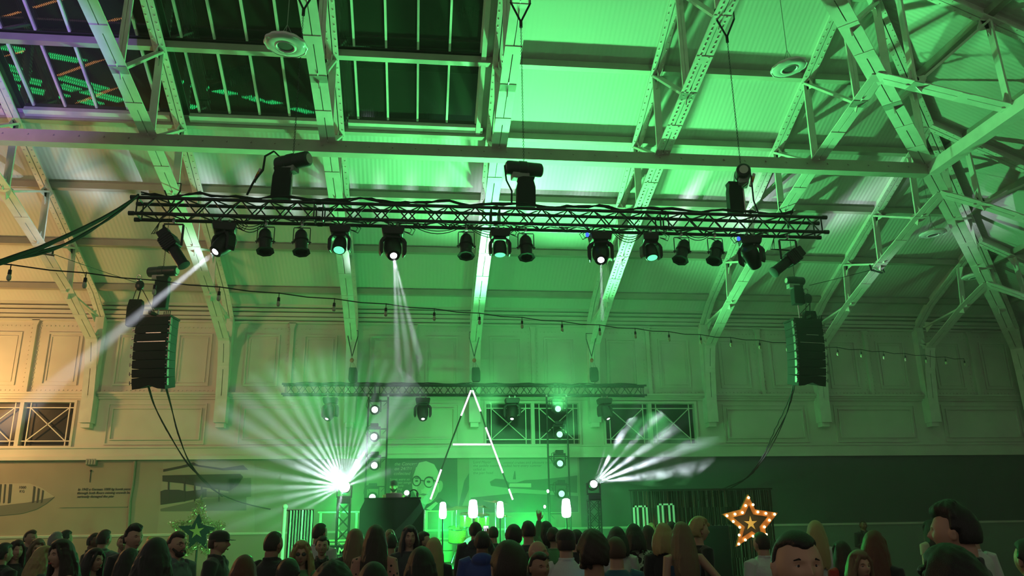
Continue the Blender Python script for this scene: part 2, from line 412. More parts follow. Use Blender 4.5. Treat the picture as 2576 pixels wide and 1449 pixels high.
# ---- box truss
def box_truss(name, label, p, L, w, h, nsec, cat='truss', tri=None, group=None, n_bay=5, r=.025):
    t = thing(name, label, cat, p, group=group)
    ls = L/nsec
    for s_ in range(nsec):
        a = s_*ls; b = a+ls; sec = None
        ch = MB()
        for y, z in ((0, 0), (w, 0), (0, h), (w, h)):
            ch.tube([(a+.0, y, z), (b-.0, y, z)], r, 10)
            for e in (a, b): ch.tube([(e-.035, y, z), (e+.035, y, z)], r*1.25, 10)
        sec = ch.build('truss_section', M['black'], t, smooth=True)
        lc = MB(); n = n_bay; dx = (ls-.20)/n
        def zig(P, Q, ph):
            for i in range(n):
                u = a+.10+i*dx; v = u+dx; m_ = (u+v)/2
                f, g = (P, Q) if ph == 0 else (Q, P)
                lc.tube([f(u), g(m_)], r*.42, 6); lc.tube([g(m_), f(v)], r*.42, 6)
        zig(lambda x: (x, 0, 0), lambda x: (x, 0, h), 0); zig(lambda x: (x, w, 0), lambda x: (x, w, h), 1)
        zig(lambda x: (x, 0, 0), lambda x: (x, w, 0), 0); zig(lambda x: (x, 0, h), lambda x: (x, w, h), 1)
        for e in (a+.06, b-.06):
            for q, q2 in (((0, 0), (0, h)), ((w, 0), (w, h)), ((0, 0), (w, 0)), ((0, h), (w, h))): lc.tube([(e, *q), (e, *q2)], r*.45, 6)
        lc.build('lacing', M['black'], sec, smooth=True)
    return t
YT = 10.6
pb = at(330, 536, YT); pe = at(2079, 584, YT); pt = at(338, 495, YT)
ZB, HT = (pb.z+pe.z)/2, .235
TX0, TX1 = pb.x, pe.x
front = box_truss('lighting_truss', 'long black front lighting truss hung across the middle of the picture', (TX0, YT, ZB), TX1-TX0, .24, HT, 4, n_bay=6)
# cable looms lying along the top chords
def loom(name, pts, n, r, label=None, parent=None, cat=None, amp=.03, seed=1, mt=None):
    rr = random.Random(seed); mb = MB()
    for j in range(n):
        q = []
        for i, p in enumerate(pts):
            q.append(Vector(p)+Vector((rr.uniform(-1, 1)*.3, rr.uniform(-1, 1), rr.uniform(-.6, 1)))*amp)
        mb.tube(q, r, 6)
    return mb.build(name, mt or M['cable'], parent, smooth=True, label=label, cat=cat)
T0, T1 = TX0+.1, TX1-.5
loom('cable_loom', [(T0+(T1-T0)*i/60, YT+.01+.05*math.sin(i*.9), ZB+HT+.055+.012*math.sin(i*1.7)) for i in range(61)], 5, .010, 'bundle of black cables lying along the top of the front lighting truss', cat='cable bundle', amp=.022, seed=3)
loom('cable_loom', [(T0+1.2+(T1-T0-1.5)*i/50, YT+.20+.03*math.sin(i*1.3), ZB+.045+.015*math.sin(i*2.1)) for i in range(51)], 2, .007, 'thin black cables woven through the lower chords of the front lighting truss', cat='cable bundle', amp=.02, seed=5)
# bundle going off to the left
a = Vector((TX0+.06, YT, ZB+HT+.03)); b = at(-30, 668, 6.2); mb = MB()
for j in range(7):
    pts = []; rr = random.Random(j)
    for i in range(15):
        t_ = i/14; p = a.lerp(b, t_); p.z -= .10*4*t_*(1-t_)*(.8+.06*j) if j < 5 else .17*4*t_*(1-t_)
        p.y += .012*math.sin(j*2+i); p.z += .012*math.cos(j*1.7+i*.8); pts.append(p)
    mb.tube(pts, .013, 7)
mb.build('cable_bundle', M['cable'], smooth=True, label='thick sagging bundle of black cables leading off left from the front lighting truss', cat='cable bundle')
# ---- chains
def chain_mesh(L, r=.0035, pitch=.028):
    mb = MB(); n = int(L/pitch)
    for i in range(n):
        z = i*pitch; pts = []
        for k in range(9):
            t_ = 2*math.pi*k/8; u, v = math.cos(t_)*.011, math.sin(t_)*(pitch*.62)
            pts.append((u, 0, z+v) if i % 2 == 0 else (0, u, z+v))
        mb.tube(pts, r, 4, cap=False)
    return mb
def sling(mb, top, w, bot, th=.03):
    """strap over a chord: two legs down to one point"""
    for s_ in (-1, 1):
        mb.bar(Vector(top)+Vector((s_*w/2, 0, 0)), bot, th, .012, (0, 1, 0))
        mb.bar(Vector(top)+Vector((s_*w/2, 0, -.02)), Vector(top)+Vector((s_*w/2, 0, .16)), th, .012, (1, 0, 0))
    mb.bar(Vector(top)+Vector((-w/2, 0, .16)), Vector(top)+Vector((w/2, 0, .16)), th, .012, (0, 0, 1))
def hoist(p_motor, z_chord, yaw, label, bag_off, bag=(.24, .17, .46), plug=None, L=.56, sc_=1.0, down=None, cable=None, group='electric chain hoists'):
    """motor body hanging on its chain, chain bag below"""
    t = thing('chain_hoist', label, 'chain hoist', p_motor, (0, 0, 0), group)
    rot = Matrix.Rotation(yaw, 4, 'Z')
    b = MB(); Mx = rot @ Matrix.Rotation(R(90), 4, 'Y')
    r = .112*sc_; h = L/2*sc_
    b.lathe([(r*.72, -h), (r*.95, -h+.02), (r, -h+.05), (r, -.09), (r*1.08, -.08), (r*1.08, .03), (r, .04), (r, h-.05), (r*.95, h-.02), (r*.72, h)], 24, Mx)
    b.v = [tuple(v) for v in b.v]
    body = b.build('motor_body', M['black'], t, smooth=True)
    g = MB(); Mg = rot @ Matrix.Translation((-.07, 0, -.13)); c = [(-.12, -.075, -.045), (.14, .075, .05)]
    g.box(*c); g.v = [tuple(Mg @ Vector(v)) for v in g.v]; g.build('gearbox', mat('grey_cast_metal', (.30, .33, .30), .5), t, bevel=.015)
    MB().lathe([(r*.66, h-.001), (r*.66, h+.004)], 20, Mx).build('end_label', M['label'], t); MB().lathe([(r*.60, -h-.004), (r*.60, -h+.001)], 20, Mx).build('end_label', M['label'], t)
    cz_ = chain_mesh(z_chord-p_motor[2]-.35-r); o = cz_.build('chain', mat('dark_chain', (.04, .04, .04), .4, .7), t, smooth=True); o.location = (0, 0, r)
    s_ = MB(); sling(s_, (0, 0, z_chord-p_motor[2]), .32, (0, 0, z_chord-p_motor[2]-.36)); s_.tube([(0, 0, z_chord-p_motor[2]-.46), (0, 0, z_chord-p_motor[2]-.33)], .025, 8); s_.build('sling', M['fabric'], t)
    bx, by, bz = bag; q = MB()
    pr = [(-.5, 0), (-.42, -.12), (-.5, -.3), (-.53, -1), (.5, -1), (.52, -.35), (.42, -.12), (.52, 0)]
    q.prism([(x*bx, z*bz) for x, z in pr], by, Matrix.Translation((bag_off[0], bag_off[1]-by/2, bag_off[2]))); q.build('chain_bag', M['fabric'], t, bevel=.02)
    hk = MB(); hk.tube([(0, 0, -r*.8), (0, 0, down if down else -.30)], .016, 8); hk.tube([(bag_off[0]-.06, bag_off[1], bag_off[2]-.01), (bag_off[0]+.06, bag_off[1], bag_off[2]+.005)], .006, 6); hk.build('load_hook', M['chrome'], t, smooth=True)
    if plug:
        for i, (mt, off) in enumerate((('plugwhite', 0), ('red', .06), ('yellow', .10), ('plugwhite', .15))):
            pp = MB(); c = Vector(plug); d = Vector((.35, 0, .94)); pp.tube([c+d*(off-.03), c+d*(off+.035)], .024, 10); pp.build('plug', M[mt], t, smooth=True)
    if cable:
        cm = MB()
        for j in range(2): cm.tube([Vector(c)+Vector((.012*j, .01*j, 0)) for c in cable], .009, 6)
        cm.build('power_cable', M['cable'], t, smooth=True)
    return t
HZ = loz(YW-10.72)
m1 = at(737, 407, 10.75); m2 = at(1318, 426, 10.75); m3 = at(1866, 445, 10.85)
tl = at(620, 490, 10.6)
pc = at(650, 440, 10.5)-m1
hoist(tuple(m1), HZ, R(-28), 'left electric chain hoist above the front lighting truss, with red and yellow plug', (-.13, 0, -.12), (.26, .17, .47), plug=(pc.x-.05, -.2, pc.z-.06), down=-.60,
      cable=[(-.2, -.05, .06), (-.26, -.12, .10), (-.36, -.2, -.02), tuple(pc+Vector((.05, 0, .08))), tuple(pc+Vector((-.07, 0, -.12))), tuple(tl-m1)])
tm = at(1286, 512, 10.6)-m2
hoist(tuple(m2), HZ, R(8), 'middle electric chain hoist above the front lighting truss', (.02, 0, -.14), (.27, .17, .48), down=-.58,
      cable=[(-.22, -.02, .08), (-.30, -.06, .02), (-.28, -.08, -.22), (-.2, -.06, -.38), tuple(tm)])
hoist(tuple(m3), HZ, R(74), 'right electric chain hoist seen end-on above the front lighting truss', (-.14, .02, -.10), (.22, .17, .52), down=-.62, plug=(-.02, -.34, -.28),
      cable=[(0, -.30, -.04), (-.02, -.36, -.14), (-.02, -.36, -.32), (.03, -.25, -.50), (.12, -.20, -.72)])
# ---- fixtures on the truss: origin at the clamp under the bottom chord
def clamp(t, x=0, y=0):
    c = MB(); c.box((x-.018, y-.03, -.03), (x+.018, y+.03, .03)).tube([(x, y-.035, .035), (x-.0, y-.035, -.02)], .008, 6).tube([(x, y+.035, .035), (x, y+.035, -.02)], .008, 6)
    return c.build('clamp', M['chrome'], t, bevel=.004)
def moving_head(loc, yaw, d, label, lens='lens_white', size=1.0, wash=False, group='moving heads on the front truss', blue=False, cable=True, lens_r=None):
    """inverted moving head: base, yoke, head looking along d (world)"""
    t = thing('moving_head', label, 'moving head light', loc, (0, 0, 0), group, size); Rz = Matrix.Rotation(yaw, 4, 'Z')
    def X_(mb, M_=Rz): mb.v = [tuple(M_ @ Vector(v)) for v in mb.v]; return mb
    for s_ in (-.06, .06): clamp(t, s_*math.cos(yaw), s_*math.sin(yaw))
    b = MB(); b.prism([(-.15, -.03), (.15, -.03), (.16, -.06), (.14, -.15), (-.14, -.15), (-.16, -.06)], .24, Matrix.Translation((0, -.12, 0))); X_(b).build('base', M['black'], t, bevel=.012)
    aw = .155 if wash else .17; zc = -.34 if not wash else -.33
    y = MB(); y.box((-.10, -.07, -.19), (.10, .07, -.15))
    for s_ in (-1, 1):
        y.prism([(s_*.10, -.16), (s_*.10, -.20), (s_*(aw-.03), -.24), (s_*(aw-.03), zc-.07), (s_*(aw-.02), zc-.10), (s_*aw, zc-.10), (s_*(aw+.02), zc-.05), (s_*(aw+.02), -.24), (s_*(aw-.01), -.19)], .13, Matrix.Translation((0, -.065, 0)))
    # the yoke turns with the beam
    dv = Vector(d).normalized(); ya = math.atan2(dv.y, dv.x)+R(90)
    if abs(dv.z) > .97 or yaw > 5: ya = yaw % math.pi
    X_(y, Matrix.Rotation(ya, 4, 'Z')).build('yoke', M['black'], t, bevel=.01)
    fr = Matrix.Translation((0, 0, zc)) @ frame_from(dv)
    h = MB(); rr = .105 if wash else .115; ln = .10 if wash else .17
    if wash: h.lathe([(.05, .13), (.085, .12), (.10, .06), (rr, .0), (rr, -ln+.01), (rr-.01, -ln)], 28, fr)
    else: h.lathe([(.05, .19), (.10, .175), (.125, .11), (.125, .0), (.115, -.08), (.10, -.13), (.088, -ln), (.07, -ln)], 28, fr)
    hd = h.build('head', M['black'], t, smooth=True)
    lr = lens_r or (.088 if wash else .052)
    l = MB(); l.lathe([(lr*.2, -ln-.012), (lr*.8, -ln-.006), (lr, -ln+.004)], 20, fr); l.build('lens', M[lens], hd, smooth=True)
    if not wash:
        g = MB(); g.lathe([(lr+.004, -ln-.010), (lr+.024, -ln-.004), (lr+.020, -ln+.01)], 20, fr, close=False); g.build('lens_ring', M['black'], hd, smooth=True)
    if blue:
        k = MB(); k.ball((-.20, -.06, -.07), (.028, .02, .035)); k.build('blue_connector', M['blue_led'], t, smooth=True)
    if cable:
        c = MB(); sg = 1 if not blue else -1
        for j in range(2): c.tube([(sg*.15, -.03, -.08), (sg*(.24+.03*j), -.05, -.11-.03*j), (sg*(.26+.05*j), -.03, -.05), (sg*.18, .0, .03)], .006, 6)
        c.build('cable', M['cable'], t, smooth=True)
    w = (Matrix.Translation(loc) @ Matrix.Scale(size, 4) @ fr) @ Vector((0, 0, -ln-.03))
    return t, w
def on_truss(px, py=None, near=False):
    p = at(px, 575+.03*(px-1288)+0, YT+(.0 if near else .24)); return Vector((p.x, YT+(.0 if near else .24), ZB-.045))
def place(px, dy=0.0):
    x = at(px, 565+(px-1288)*.028, YT+.12).x; return (x, YT+.12, ZB-.05)
def dirn(loc, px, py, Y): return (at(px, py, Y)-Vector(loc)).normalized()
beams = []
l1 = place(568); d1 = dirn(at(562, 618, YT+.12), 130, 975, 9.2)
t_, w_ = moving_head(l1, R(10), d1, 'moving head at the left of the front truss, throwing a white beam down left', cable=True); beams.append((w_, d1, 'a'))
l2 = place(990); d2 = dirn(at(990, 612, YT+.12), 1040, 960, 8.9)
t_, w_ = moving_head(l2, 0, d2, 'moving head on the front truss throwing a wide white beam straight down', blue=False); beams.append((w_, d2, 'b'))
l3 = place(1508); d3 = dirn(at(1508, 625, YT+.12), 1513, 850, 9.3)
t_, w_ = moving_head(l3, 0, d3, 'moving head right of centre with a thin white beam and a blue light beside it', blue=True); beams.append((w_, d3, 'c'))
l4 = place(1884); d4 = Vector((.55, .55, -.62))
moving_head(l4, R(-12), d4, 'unlit moving head near the right end of the front truss, turned away', lens='lens_dark', blue=True)
moving_head(place(858), 0, Vector((-.04, -.42, -.9)), 'small wash light glowing green, left of the wide white beam', lens='lens_green', wash=True, size=.92)
moving_head(place(1257), 0, Vector((0, -.12, -1)), 'small wash light in the middle of the truss with a green rim of light', lens='lens_green', wash=True, size=.92)
moving_head(place(1634), R(80), Vector((.05, -.30, -.95)), 'small wash light seen from the side, green lens, right of centre', lens='lens_green', wash=True, size=.92)
for i in range(3): pass
def par_can(loc, lean, label, tip=0.0, group='black par cans on the front truss'):
    t = thing('par_can', label, 'par can light', loc, (0, 0, 0), group); clamp(t)
    y = MB(); 
    y.tube([(-.115, 0, -.30), (-.115, 0, -.07), (-.11, 0, -.055), (.11, 0, -.055), (.115, 0, -.07), (.115, 0, -.30)], .007, 6); y.build('yoke', M['black'], t, smooth=True)
    fr = Matrix.Translation((0, 0, -.27)) @ frame_from(Vector((lean, -.28-tip, -1)))
    b = MB(); b.lathe([(.02, .20), (.06, .185), (.082, .15), (.092, .10), (.092, .04), (.105, .03), (.105, .015), (.088, .0), (.085, -.14)], 24, fr); b.build('body', M['black'], t, smooth=True)
    f = MB(); f.lathe([(.085, -.14), (.125, -.16), (.125, -.172)], 8, fr, close=False).lathe([(.086, -.168), (.125, -.173)], 8, fr, close=False); f.build('colour_frame', M['black'], t)
    k = MB()
    for s_ in (-1, 1): k.tube([fr @ Vector((0, 0, .02)), Vector((s_*.135, 0, -.27))], .010, 6)
    k.build('knob', M['black'], t, smooth=True)
    h = MB(); h.box((-.02, -.01, 0), (.02, .03, .03)); h.v = [tuple(fr @ (Vector(v)+Vector((0, 0, .19)))) for v in h.v]; h.build('lamp_cap', mat('blue_white_cap', (.20, .28, .55), .3), t)
    c = MB(); 
    for j in range(2): c.tube([fr @ Vector((0, 0, .20)), (-.05-.03*j, .02, -.04), (.02, .03, -.01), (.07, .06, .04)], .005, 5)
    c.build('cable', M['cable'], t, smooth=True); return t
for px, lean, lb in ((672, .12, 'leftmost black par can on the front truss'), (762, .10, 'second black par can from the left on the front truss'), (1173, -.02, 'black par can just left of the middle wash light'),
                     (1322, .0, 'black par can just right of the middle wash light'), (1712, -.38, 'black par can leaning left, beside the side-on green wash light'), (1796, -.38, 'rightmost black par can on the front truss, leaning left')):
    par_can(place(px), lean, lb)
def profile_spot(loc, d, label):
    t = thing('profile_spot', label, 'profile spotlight', loc, (0, 0, 0), 'profile spotlights at the truss ends'); clamp(t)
    y = MB()
    y.bar((-.13, 0, -.36), (-.13, 0, -.06), .03, .012, (0, 1, 0)).bar((.13, 0, -.36), (.13, 0, -.06), .03, .012, (0, 1, 0)).bar((-.13, 0, -.05), (.13, 0, -.05), .03, .014, (0, 0, 1)); y.build('yoke', M['black'], t)
    fr = Matrix.Translation((0, 0, -.36)) @ frame_from(d)
    b = MB(); b.lathe([(.075, -.05), (.075, -.34), (.085, -.345), (.085, -.37), (.06, -.372)], 20, fr); b.build('lens_tube', M['black'], t, smooth=True)
    c = MB(); c.box((-.10, -.10, -.06), (.10, .10, .16)); c.box((-.07, -.08, .16), (.07, .08, .27)); c.v = [tuple(fr @ Vector(v)) for v in c.v]; c.build('lamp_house', M['black'], t, bevel=.02)
    f = MB()
    for i in range(5): f.box((-.105, -.105, -.03+i*.035), (.105, .105, -.018+i*.035))
    f.v = [tuple(fr @ Vector(v)) for v in f.v]; f.build('cooling_fin', M['black'], t)
    g = MB(); g.ball((0, 0, .275), (.015, .015, .01), 8, 6); g.v = [tuple(fr @ Vector(v)) for v in g.v]; g.build('indicator', emat('amber_spark', (1, .75, .35), 3), t)
    k = MB()
    for j in range(3): k.tube([fr @ Vector((.02*j, 0, .26)), (-.22-.03*j, 0, -.2), (-.20, .02, -.02), (-.1+.03*j, .05, .05)], .006, 6)
    k.build('cable', M['cable'], t, smooth=True); return t
profile_spot(place(440), Vector((.50, -.1, -.72)), 'black profile spotlight at the left end of the front truss, aimed down right')
profile_spot(place(1978), Vector((-.66, -.1, -.50)), 'black profile spotlight at the right end of the front truss, aimed down left')
# loose cable loops under the truss
for i, (x0, x1, s_, lb) in enumerate(((590, 670, .10, 'before the first par can'), (1040, 1160, .05, 'left of a par can'), (1180, 1300, .09, 'round the central wash light'), (1540, 1620, .11, 'right of the thin-beam moving head'), (1720, 1790, .05, 'between the two rightmost par cans'))):
    a, b = Vector(place(x0)), Vector(place(x1)); mb = MB()
    for j in range(3):
        mb.tube([a.lerp(b, t/8)+Vector((0, .03*j-.03, .03-(s_+.03*j)*4*(t/8)*(1-t/8))) for t in range(9)], .006, 6)
    mb.build('cable_loop', M['cable'], smooth=True, label='loose black cable loops under the front truss, '+lb, cat='cable')
# ---------------------------------------------------------------- line arrays
def line_array(X, Y, ztop, yaw, label, bow, sgn):
    t = thing('line_array', label, 'loudspeaker array', (X, Y, ztop), (0, 0, yaw), 'hung line-array loudspeakers')
    n = 8; h = .165; w = .66; dp = .42; z = -.06; y = 0; an = 0
    g = MB(); g.box((-w/2-.02, -dp/2, -.06), (w/2+.02, dp/2, -.02)).box((-.03, -.35, -.03), (.03, .35, .03))
    for i in range(4): g.box((w/2-.12+.04*i, -dp/2, -.03), (w/2-.11+.04*i, -dp/2+.02, .04+.01*i))
    g.build('rigging_frame', M['black'], t)
    for i in range(n):
        an = R((0, 0, 2, 4, 6, 8, 11, 14)[i]) * bow
        Mi = Matrix.Translation((0, y, z)) @ Matrix.Rotation(an, 4, 'X')
        c = MB(); c.prism([(-w/2, 0), (w/2, 0), (w/2, -h+.008), (w/2-.02, -h+.004), (-w/2+.02, -h+.004), (-w/2, -h+.008)] if i < n-1 else [(-w/2, 0), (w/2, 0), (w/2, -h*1.3), (w*.28, -h*1.22), (0, -h*.82), (-w*.28, -h*1.22), (-w/2, -h*1.3)], dp, Mi @ Matrix.Translation((0, -dp/2, 0)))
        cab = c.build('cabinet', M['black_matt'], t, bevel=.006)
        for s_ in (-1, 1):
            k = MB(); k.box((s_*w/2, -dp/2+.04, -h+.02), (s_*(w/2+.025), -dp/2+.10, -.01)).box((s_*w/2, -dp/2-.01, -h*.6), (s_*(w/2+.05), -dp/2+.06, -h*.5)).box((s_*(w/2+.035), -dp/2-.01, -h*.75), (s_*(w/2+.045), -dp/2+.005, -h*.3))
            k.v = [tuple(Mi @ Vector(v)) for v in k.v]; k.build('link_plate', M['steel'], cab)
        if i in (1, 2):
            s2 = MB(); s2.box((-w*.4 if i == 2 else -.1, -dp/2-.004, -h+.002), (w*.46 if i == 2 else .2, -dp/2, -h+.014)); s2.v = [tuple(Mi @ Vector(v)) for v in s2.v]; s2.build('bright_edge', M['chrome'], cab)
        y += math.sin(an)*h; z -= math.cos(an)*h
    return t
YA = 16.0
la = at(398, 800, YA); ra = at(2019, 808, YA)
line_array(la.x, YA, la.z+.03, R(-10), 'tall black line-array loudspeaker hanging at left above the crowd', 1, 1)
line_array(ra.x, YA, ra.z+.03, R(8), 'tall black line-array loudspeaker hanging at right above the crowd', 1, -1)
za = loz(YW-YA)
ma = at(410, 683, YA); mr = at(2000, 707, YA)
M['green_label'] = mat('pale_end_cap', (.6, .62, .55), .4)
hoist((ma.x, YA, ma.z), za, R(-14), 'chain hoist holding up the left line-array loudspeaker', (.03, 0, -.12), (.26, .2, .66), down=ma.z*-1+la.z+.05, L=.66, sc_=.95)
hoist((mr.x, YA, mr.z), za, R(5), 'chain hoist holding up the right line-array loudspeaker', (.02, 0, -.12), (.24, .2, .42), down=-mr.z+ra.z+.05, L=.5, sc_=.85)
def bag_hoist(px, py, Y, label, zt_, scale=1.0, group='small hand chain hoists with black bags'):
    """small hook hoist with V sling above and bag below"""
    p = at(px, py, Y); t = thing('hand_hoist', label, 'chain hoist', p, (0, 0, 0), group, 1)
    s_ = MB(); sling(s_, (0, 0, zt_-p.z), .26, (0, 0, .16), .022); s_.build('sling', M['fabric'], t)
    b = MB(); b.ball((0, 0, .06), (.055*scale, .05, .06)); b.build('hoist_body', M['red'] if 'red' in label else M['black'], t, smooth=True)
    c = MB(); c.tube([(-.02, 0, .02), (-.04, 0, -.17)], .006, 6).tube([(.02, 0, .02), (.05, 0, -.16)], .006, 6).tube([(.03, 0, .02), (.12, 0, -.16)], .006, 6); c.tube([(0, 0, .12), (0, 0, .18)], .01, 6); c.build('chain', M['steel'], t, smooth=True)
    g = MB(); g.prism([(-.06, -.14), (.13, -.14), (.16, -.25), (.16, -.50), (.13, -.53), (-.04, -.53), (-.07, -.45)], .14, Matrix.Translation((-.0, -.07, 0))); g.build('chain_bag', M['fabric'], t, bevel=.02)
    return t
YU = 21.15
for px, lb in ((885, 'red hook hoist and black bag above the left part of the upstage truss'), (1193, 'red hook hoist and black bag above the middle of the upstage truss'), (1489, 'red hook hoist and dark bag above the right part of the upstage truss')):
    bag_hoist(px, 912, YU, lb, loz(YW-YU)-.03)
for px, py, px2, lb in ((348, 745, 395, 'small black bag and pulley beside the left line-array hoist'), (2036, 775, 2012, 'small black bag and pulley beside the right line-array hoist')):
    p = at(px, py, YA-.1); t = thing('pulley_bag', lb, 'chain hoist', p, (0, 0, 0), 'pulley bags of the line arrays')
    MB().ball((0, 0, .22), (.09, .06, .11)).build('pulley', M['black'], t, smooth=True)
    c = MB(); c.tube([(-.05, 0, .15), (-.10, 0, -.10)], .008, 6).tube([(.03, 0, .14), (.0, 0, -.08)], .012, 6); q = at(px2, 800, YA)-p; c.tube([(.06, 0, .14), tuple(q+Vector((-.02, 0, .05)))], .008, 6)
    MB().tube([(-.03+.045*math.cos(a_*.5), 0, .38+.06*math.sin(a_*.5)) for a_ in range(13)], .010, 6).build('hook_ring', M['steel'], t, smooth=True)
    c.build('rope', M['cable'], t, smooth=True)
    MB().prism([(-.14, -.08), (.10, -.08), (.12, -.2), (.08, -.62), (-.16, -.62), (-.17, -.25)], .16, Matrix.Translation((0, -.08, 0))).build('bag', M['fabric'], t, bevel=.02)
def wire(pxs, label, r=.008, cat='cable', n=1, sag=0, sub=8, name='cable', mt=None, spread=.02):
    pts = [at(*q) if not isinstance(q, Vector) else q for q in pxs]; out = []
    for i in range(len(pts)-1):
        for k in range(sub):
            t_ = k/sub; p0 = pts[max(i-1, 0)]; p1 = pts[i]; p2 = pts[i+1]; p3 = pts[min(i+2, len(pts)-1)]
            out.append(.5*((2*p1)+(p2-p0)*t_+(2*p0-5*p1+4*p2-p3)*t_*t_+(3*p1-p0-3*p2+p3)*t_**3))
    out.append(pts[-1]); mb = MB()
    for j in range(n): mb.tube([p+Vector((spread*j*(1 if k % 2 else .8)*math.sin(k*.25+j), 0, spread*j*.5)) for k, p in enumerate(out)], r, 6)
    return mb.build(name, mt or M['cable'], smooth=True, label=label, cat=cat)
wire([(372, 972, 16.1), (388, 1020, 16.8), (425, 1090, 18), (470, 1165, 19.6), (510, 1205, 21), (560, 1250, 21.6)], 'pair of black cables hanging down from the left line array, lower pair', .012, n=2)
wire([(412, 960, 16.1), (432, 1030, 17), (452, 1100, 18.2), (480, 1170, 19.6), (530, 1228, 21), (600, 1262, 21.6), (680, 1282, 21.6)], 'pair of black cables hanging from the left line array, nearer its right side', .012, n=2)
wire([(1998, 955, 16.1), (1975, 1050, 16.8), (1930, 1140, 18), (1880, 1200, 19.4), (1830, 1232, 20.6), (1760, 1262, 21.4)], 'loose black cables curving down left from the right line array', .012, n=3, spread=.05)
wire([(350, 713, 15.9), (250, 680, 14.5), (130, 638, 12.8)], 'thin dark line from the left pulley bag up to the roof truss', .006)
wire([(2036, 718, 15.9), (2110, 700, 16.4), (2200, 677, 17.4)], 'thin dark line from the right pulley bag to the roof truss', .006)
# black sling wrapped round roof truss chords
for px, py, X, lb in ((110, 632, rx(0), 'black strap wrapped round the left roof truss'), (2205, 675, rx(6), 'black strap wrapped round the right roof truss')):
    p = atX(px, py, X); d = YW-p.y; p = Vector((X, p.y, loz(d)))
    mb = MB(); mb.bar(p+Vector((-.2, -.1, -.05)), p+Vector((.2, .1, -.06)), .05, .02).bar(p+Vector((.2, 0, -.07)), p+Vector((.17, .05, .12)), .04, .02).bar(p+Vector((-.2, -.1, -.07)), p+Vector((-.17, 0, .12)), .04, .02)
    mb.build('strap', M['fabric'], label=lb, cat='strap')
# ---------------------------------------------------------------- high bay lamps
M['bay'] = mat('pale_cast_aluminium', (.85, .85, .83), .45); M['bay_glass'] = mat('milky_reflector', (.75, .78, .76), .12, spec=.8)
def high_bay(px, py, Y, tilt, label, s_=1.0, ztop=None):
    p = at(px, py, Y); t = thing('high_bay_lamp', label, 'ceiling lamp', p, (0, 0, 0), 'round high bay lamps', s_)
    tl_ = Matrix.Rotation(tilt, 4, 'Y')
    def X_(mb): mb.v = [tuple(tl_ @ Vector(v)) for v in mb.v]; return mb
    r = MB(); prof = [(.12, .07), (.26, .05), (.30, .02), (.30, -.01), (.285, -.02), (.28, -.012), (.20, -.03), (.17, -.02)]; n = 48; vs = []
    for rr, z in prof:
        for k in range(n):
            q = rr*(1.035 if (k % 4 < 2 and rr > .25) else 1.0); a_ = 2*math.pi*k/n; vs.append((q*math.cos(a_), q*math.sin(a_), z))
    fs = [(i*n+k, i*n+(k+1) % n, (i+1)*n+(k+1) % n, (i+1)*n+k) for i in range(len(prof)-1) for k in range(n)]; fs.append(tuple(range(n-1, -1, -1)))
    r.add(vs, fs); X_(r).build('housing', M['bay'], t, smooth=True)
    X_(MB().lathe([(.28, -.012), (.24, -.035), (.16, -.035), (.13, -.02)], 40, close=False)).build('lens_ring', M['bay_glass'], t, smooth=True)
    X_(MB().lathe([(.165, -.03), (.13, -.045), (.115, -.03)], 32, close=False)).build('inner_ring', M['bay'], t, smooth=True)
    X_(MB().lathe([(.118, -.028), (.02, -.03)], 32)).build('sensor_plate', mat('dark_plate', (.08, .09, .08), .5), t)
    c = MB(); zt_ = (cz(YW-Y) if not ztop else ztop)-p.z-.05
    for a_ in (0, 2.1, 4.2): c.tube([tl_ @ Vector((.13*math.cos(a_), .13*math.sin(a_), .06)), (0, 0, .34)], .004, 5)
    c.tube([(0, 0, .34), (0, 0, zt_/s_)], .006, 6); X = c.build('suspension_wire', M['steel'], t, smooth=True)
    return t
high_bay(719, 113, 10.2, R(4), 'round pale high bay lamp hanging at upper left in front of the skylight')
high_bay(1985, 170, 11.3, R(-8), 'round pale high bay lamp hanging at upper right above the right chain hoist')
high_bay(2347, 588, 16.8, R(-4), 'round pale high bay lamp hanging beside the diagonal truss at right')
high_bay(2451, 696, 18.6, R(-4), 'smallest round high bay lamp, far right in front of the diagonal truss')
# ---------------------------------------------------------------- festoon lights
M['bulb'] = mat('unlit_glass_bulb', (.55, .60, .40), .15); M['socket'] = mat('black_socket', (.01, .01, .01), .5)
A_ = at(28, 666, 9.6); B_ = at(2498, 906, 21.0)
def fest(n):                       # evenly spaced points along the straight cord
    return (28+198.2*n)/(1+.0422*n)
def cordy(px): return 666+(px-28)*.118-((px-28)/2470)**2*49-6*math.sin(math.pi*(px-28)/2470)
pts = []; N = 27
for i in range(-2, 2*N-3):
    n = i/2; px = fest(n); Y = 9.6*(1+.0422*n); p = at(px, cordy(px)+(0 if i % 2 == 0 else 3), Y)
    pts.append(p)
st = thing('string_lights', 'long string of unlit bulbs on a thin cord sagging across the hall', 'string lights')
MB().tube(pts, .008, 6).build('cord', M['cable'], st, smooth=True)
sk = MB().tube([(0, 0, .01), (0, 0, -.06), (0, 0, -.065), (0, 0, -.12)], [.006, .006, .020, .022], 10).mesh('socket', M['socket'])
gm_ = MB().lathe([(.014, -.12), (.022, -.135), (.027, -.16), (.024, -.185), (.012, -.20)], 12).mesh('bulb', M['bulb'])
for n in range(0, 26):
    px = fest(n); p = at(px, cordy(px), 9.6*(1+.0422*n))
    g_ = bpy.data.objects.new('bulb', gm_); col.objects.link(g_); g_.parent = st; g_.location = p
    s_ = bpy.data.objects.new('socket', sk); col.objects.link(s_); s_.parent = g_
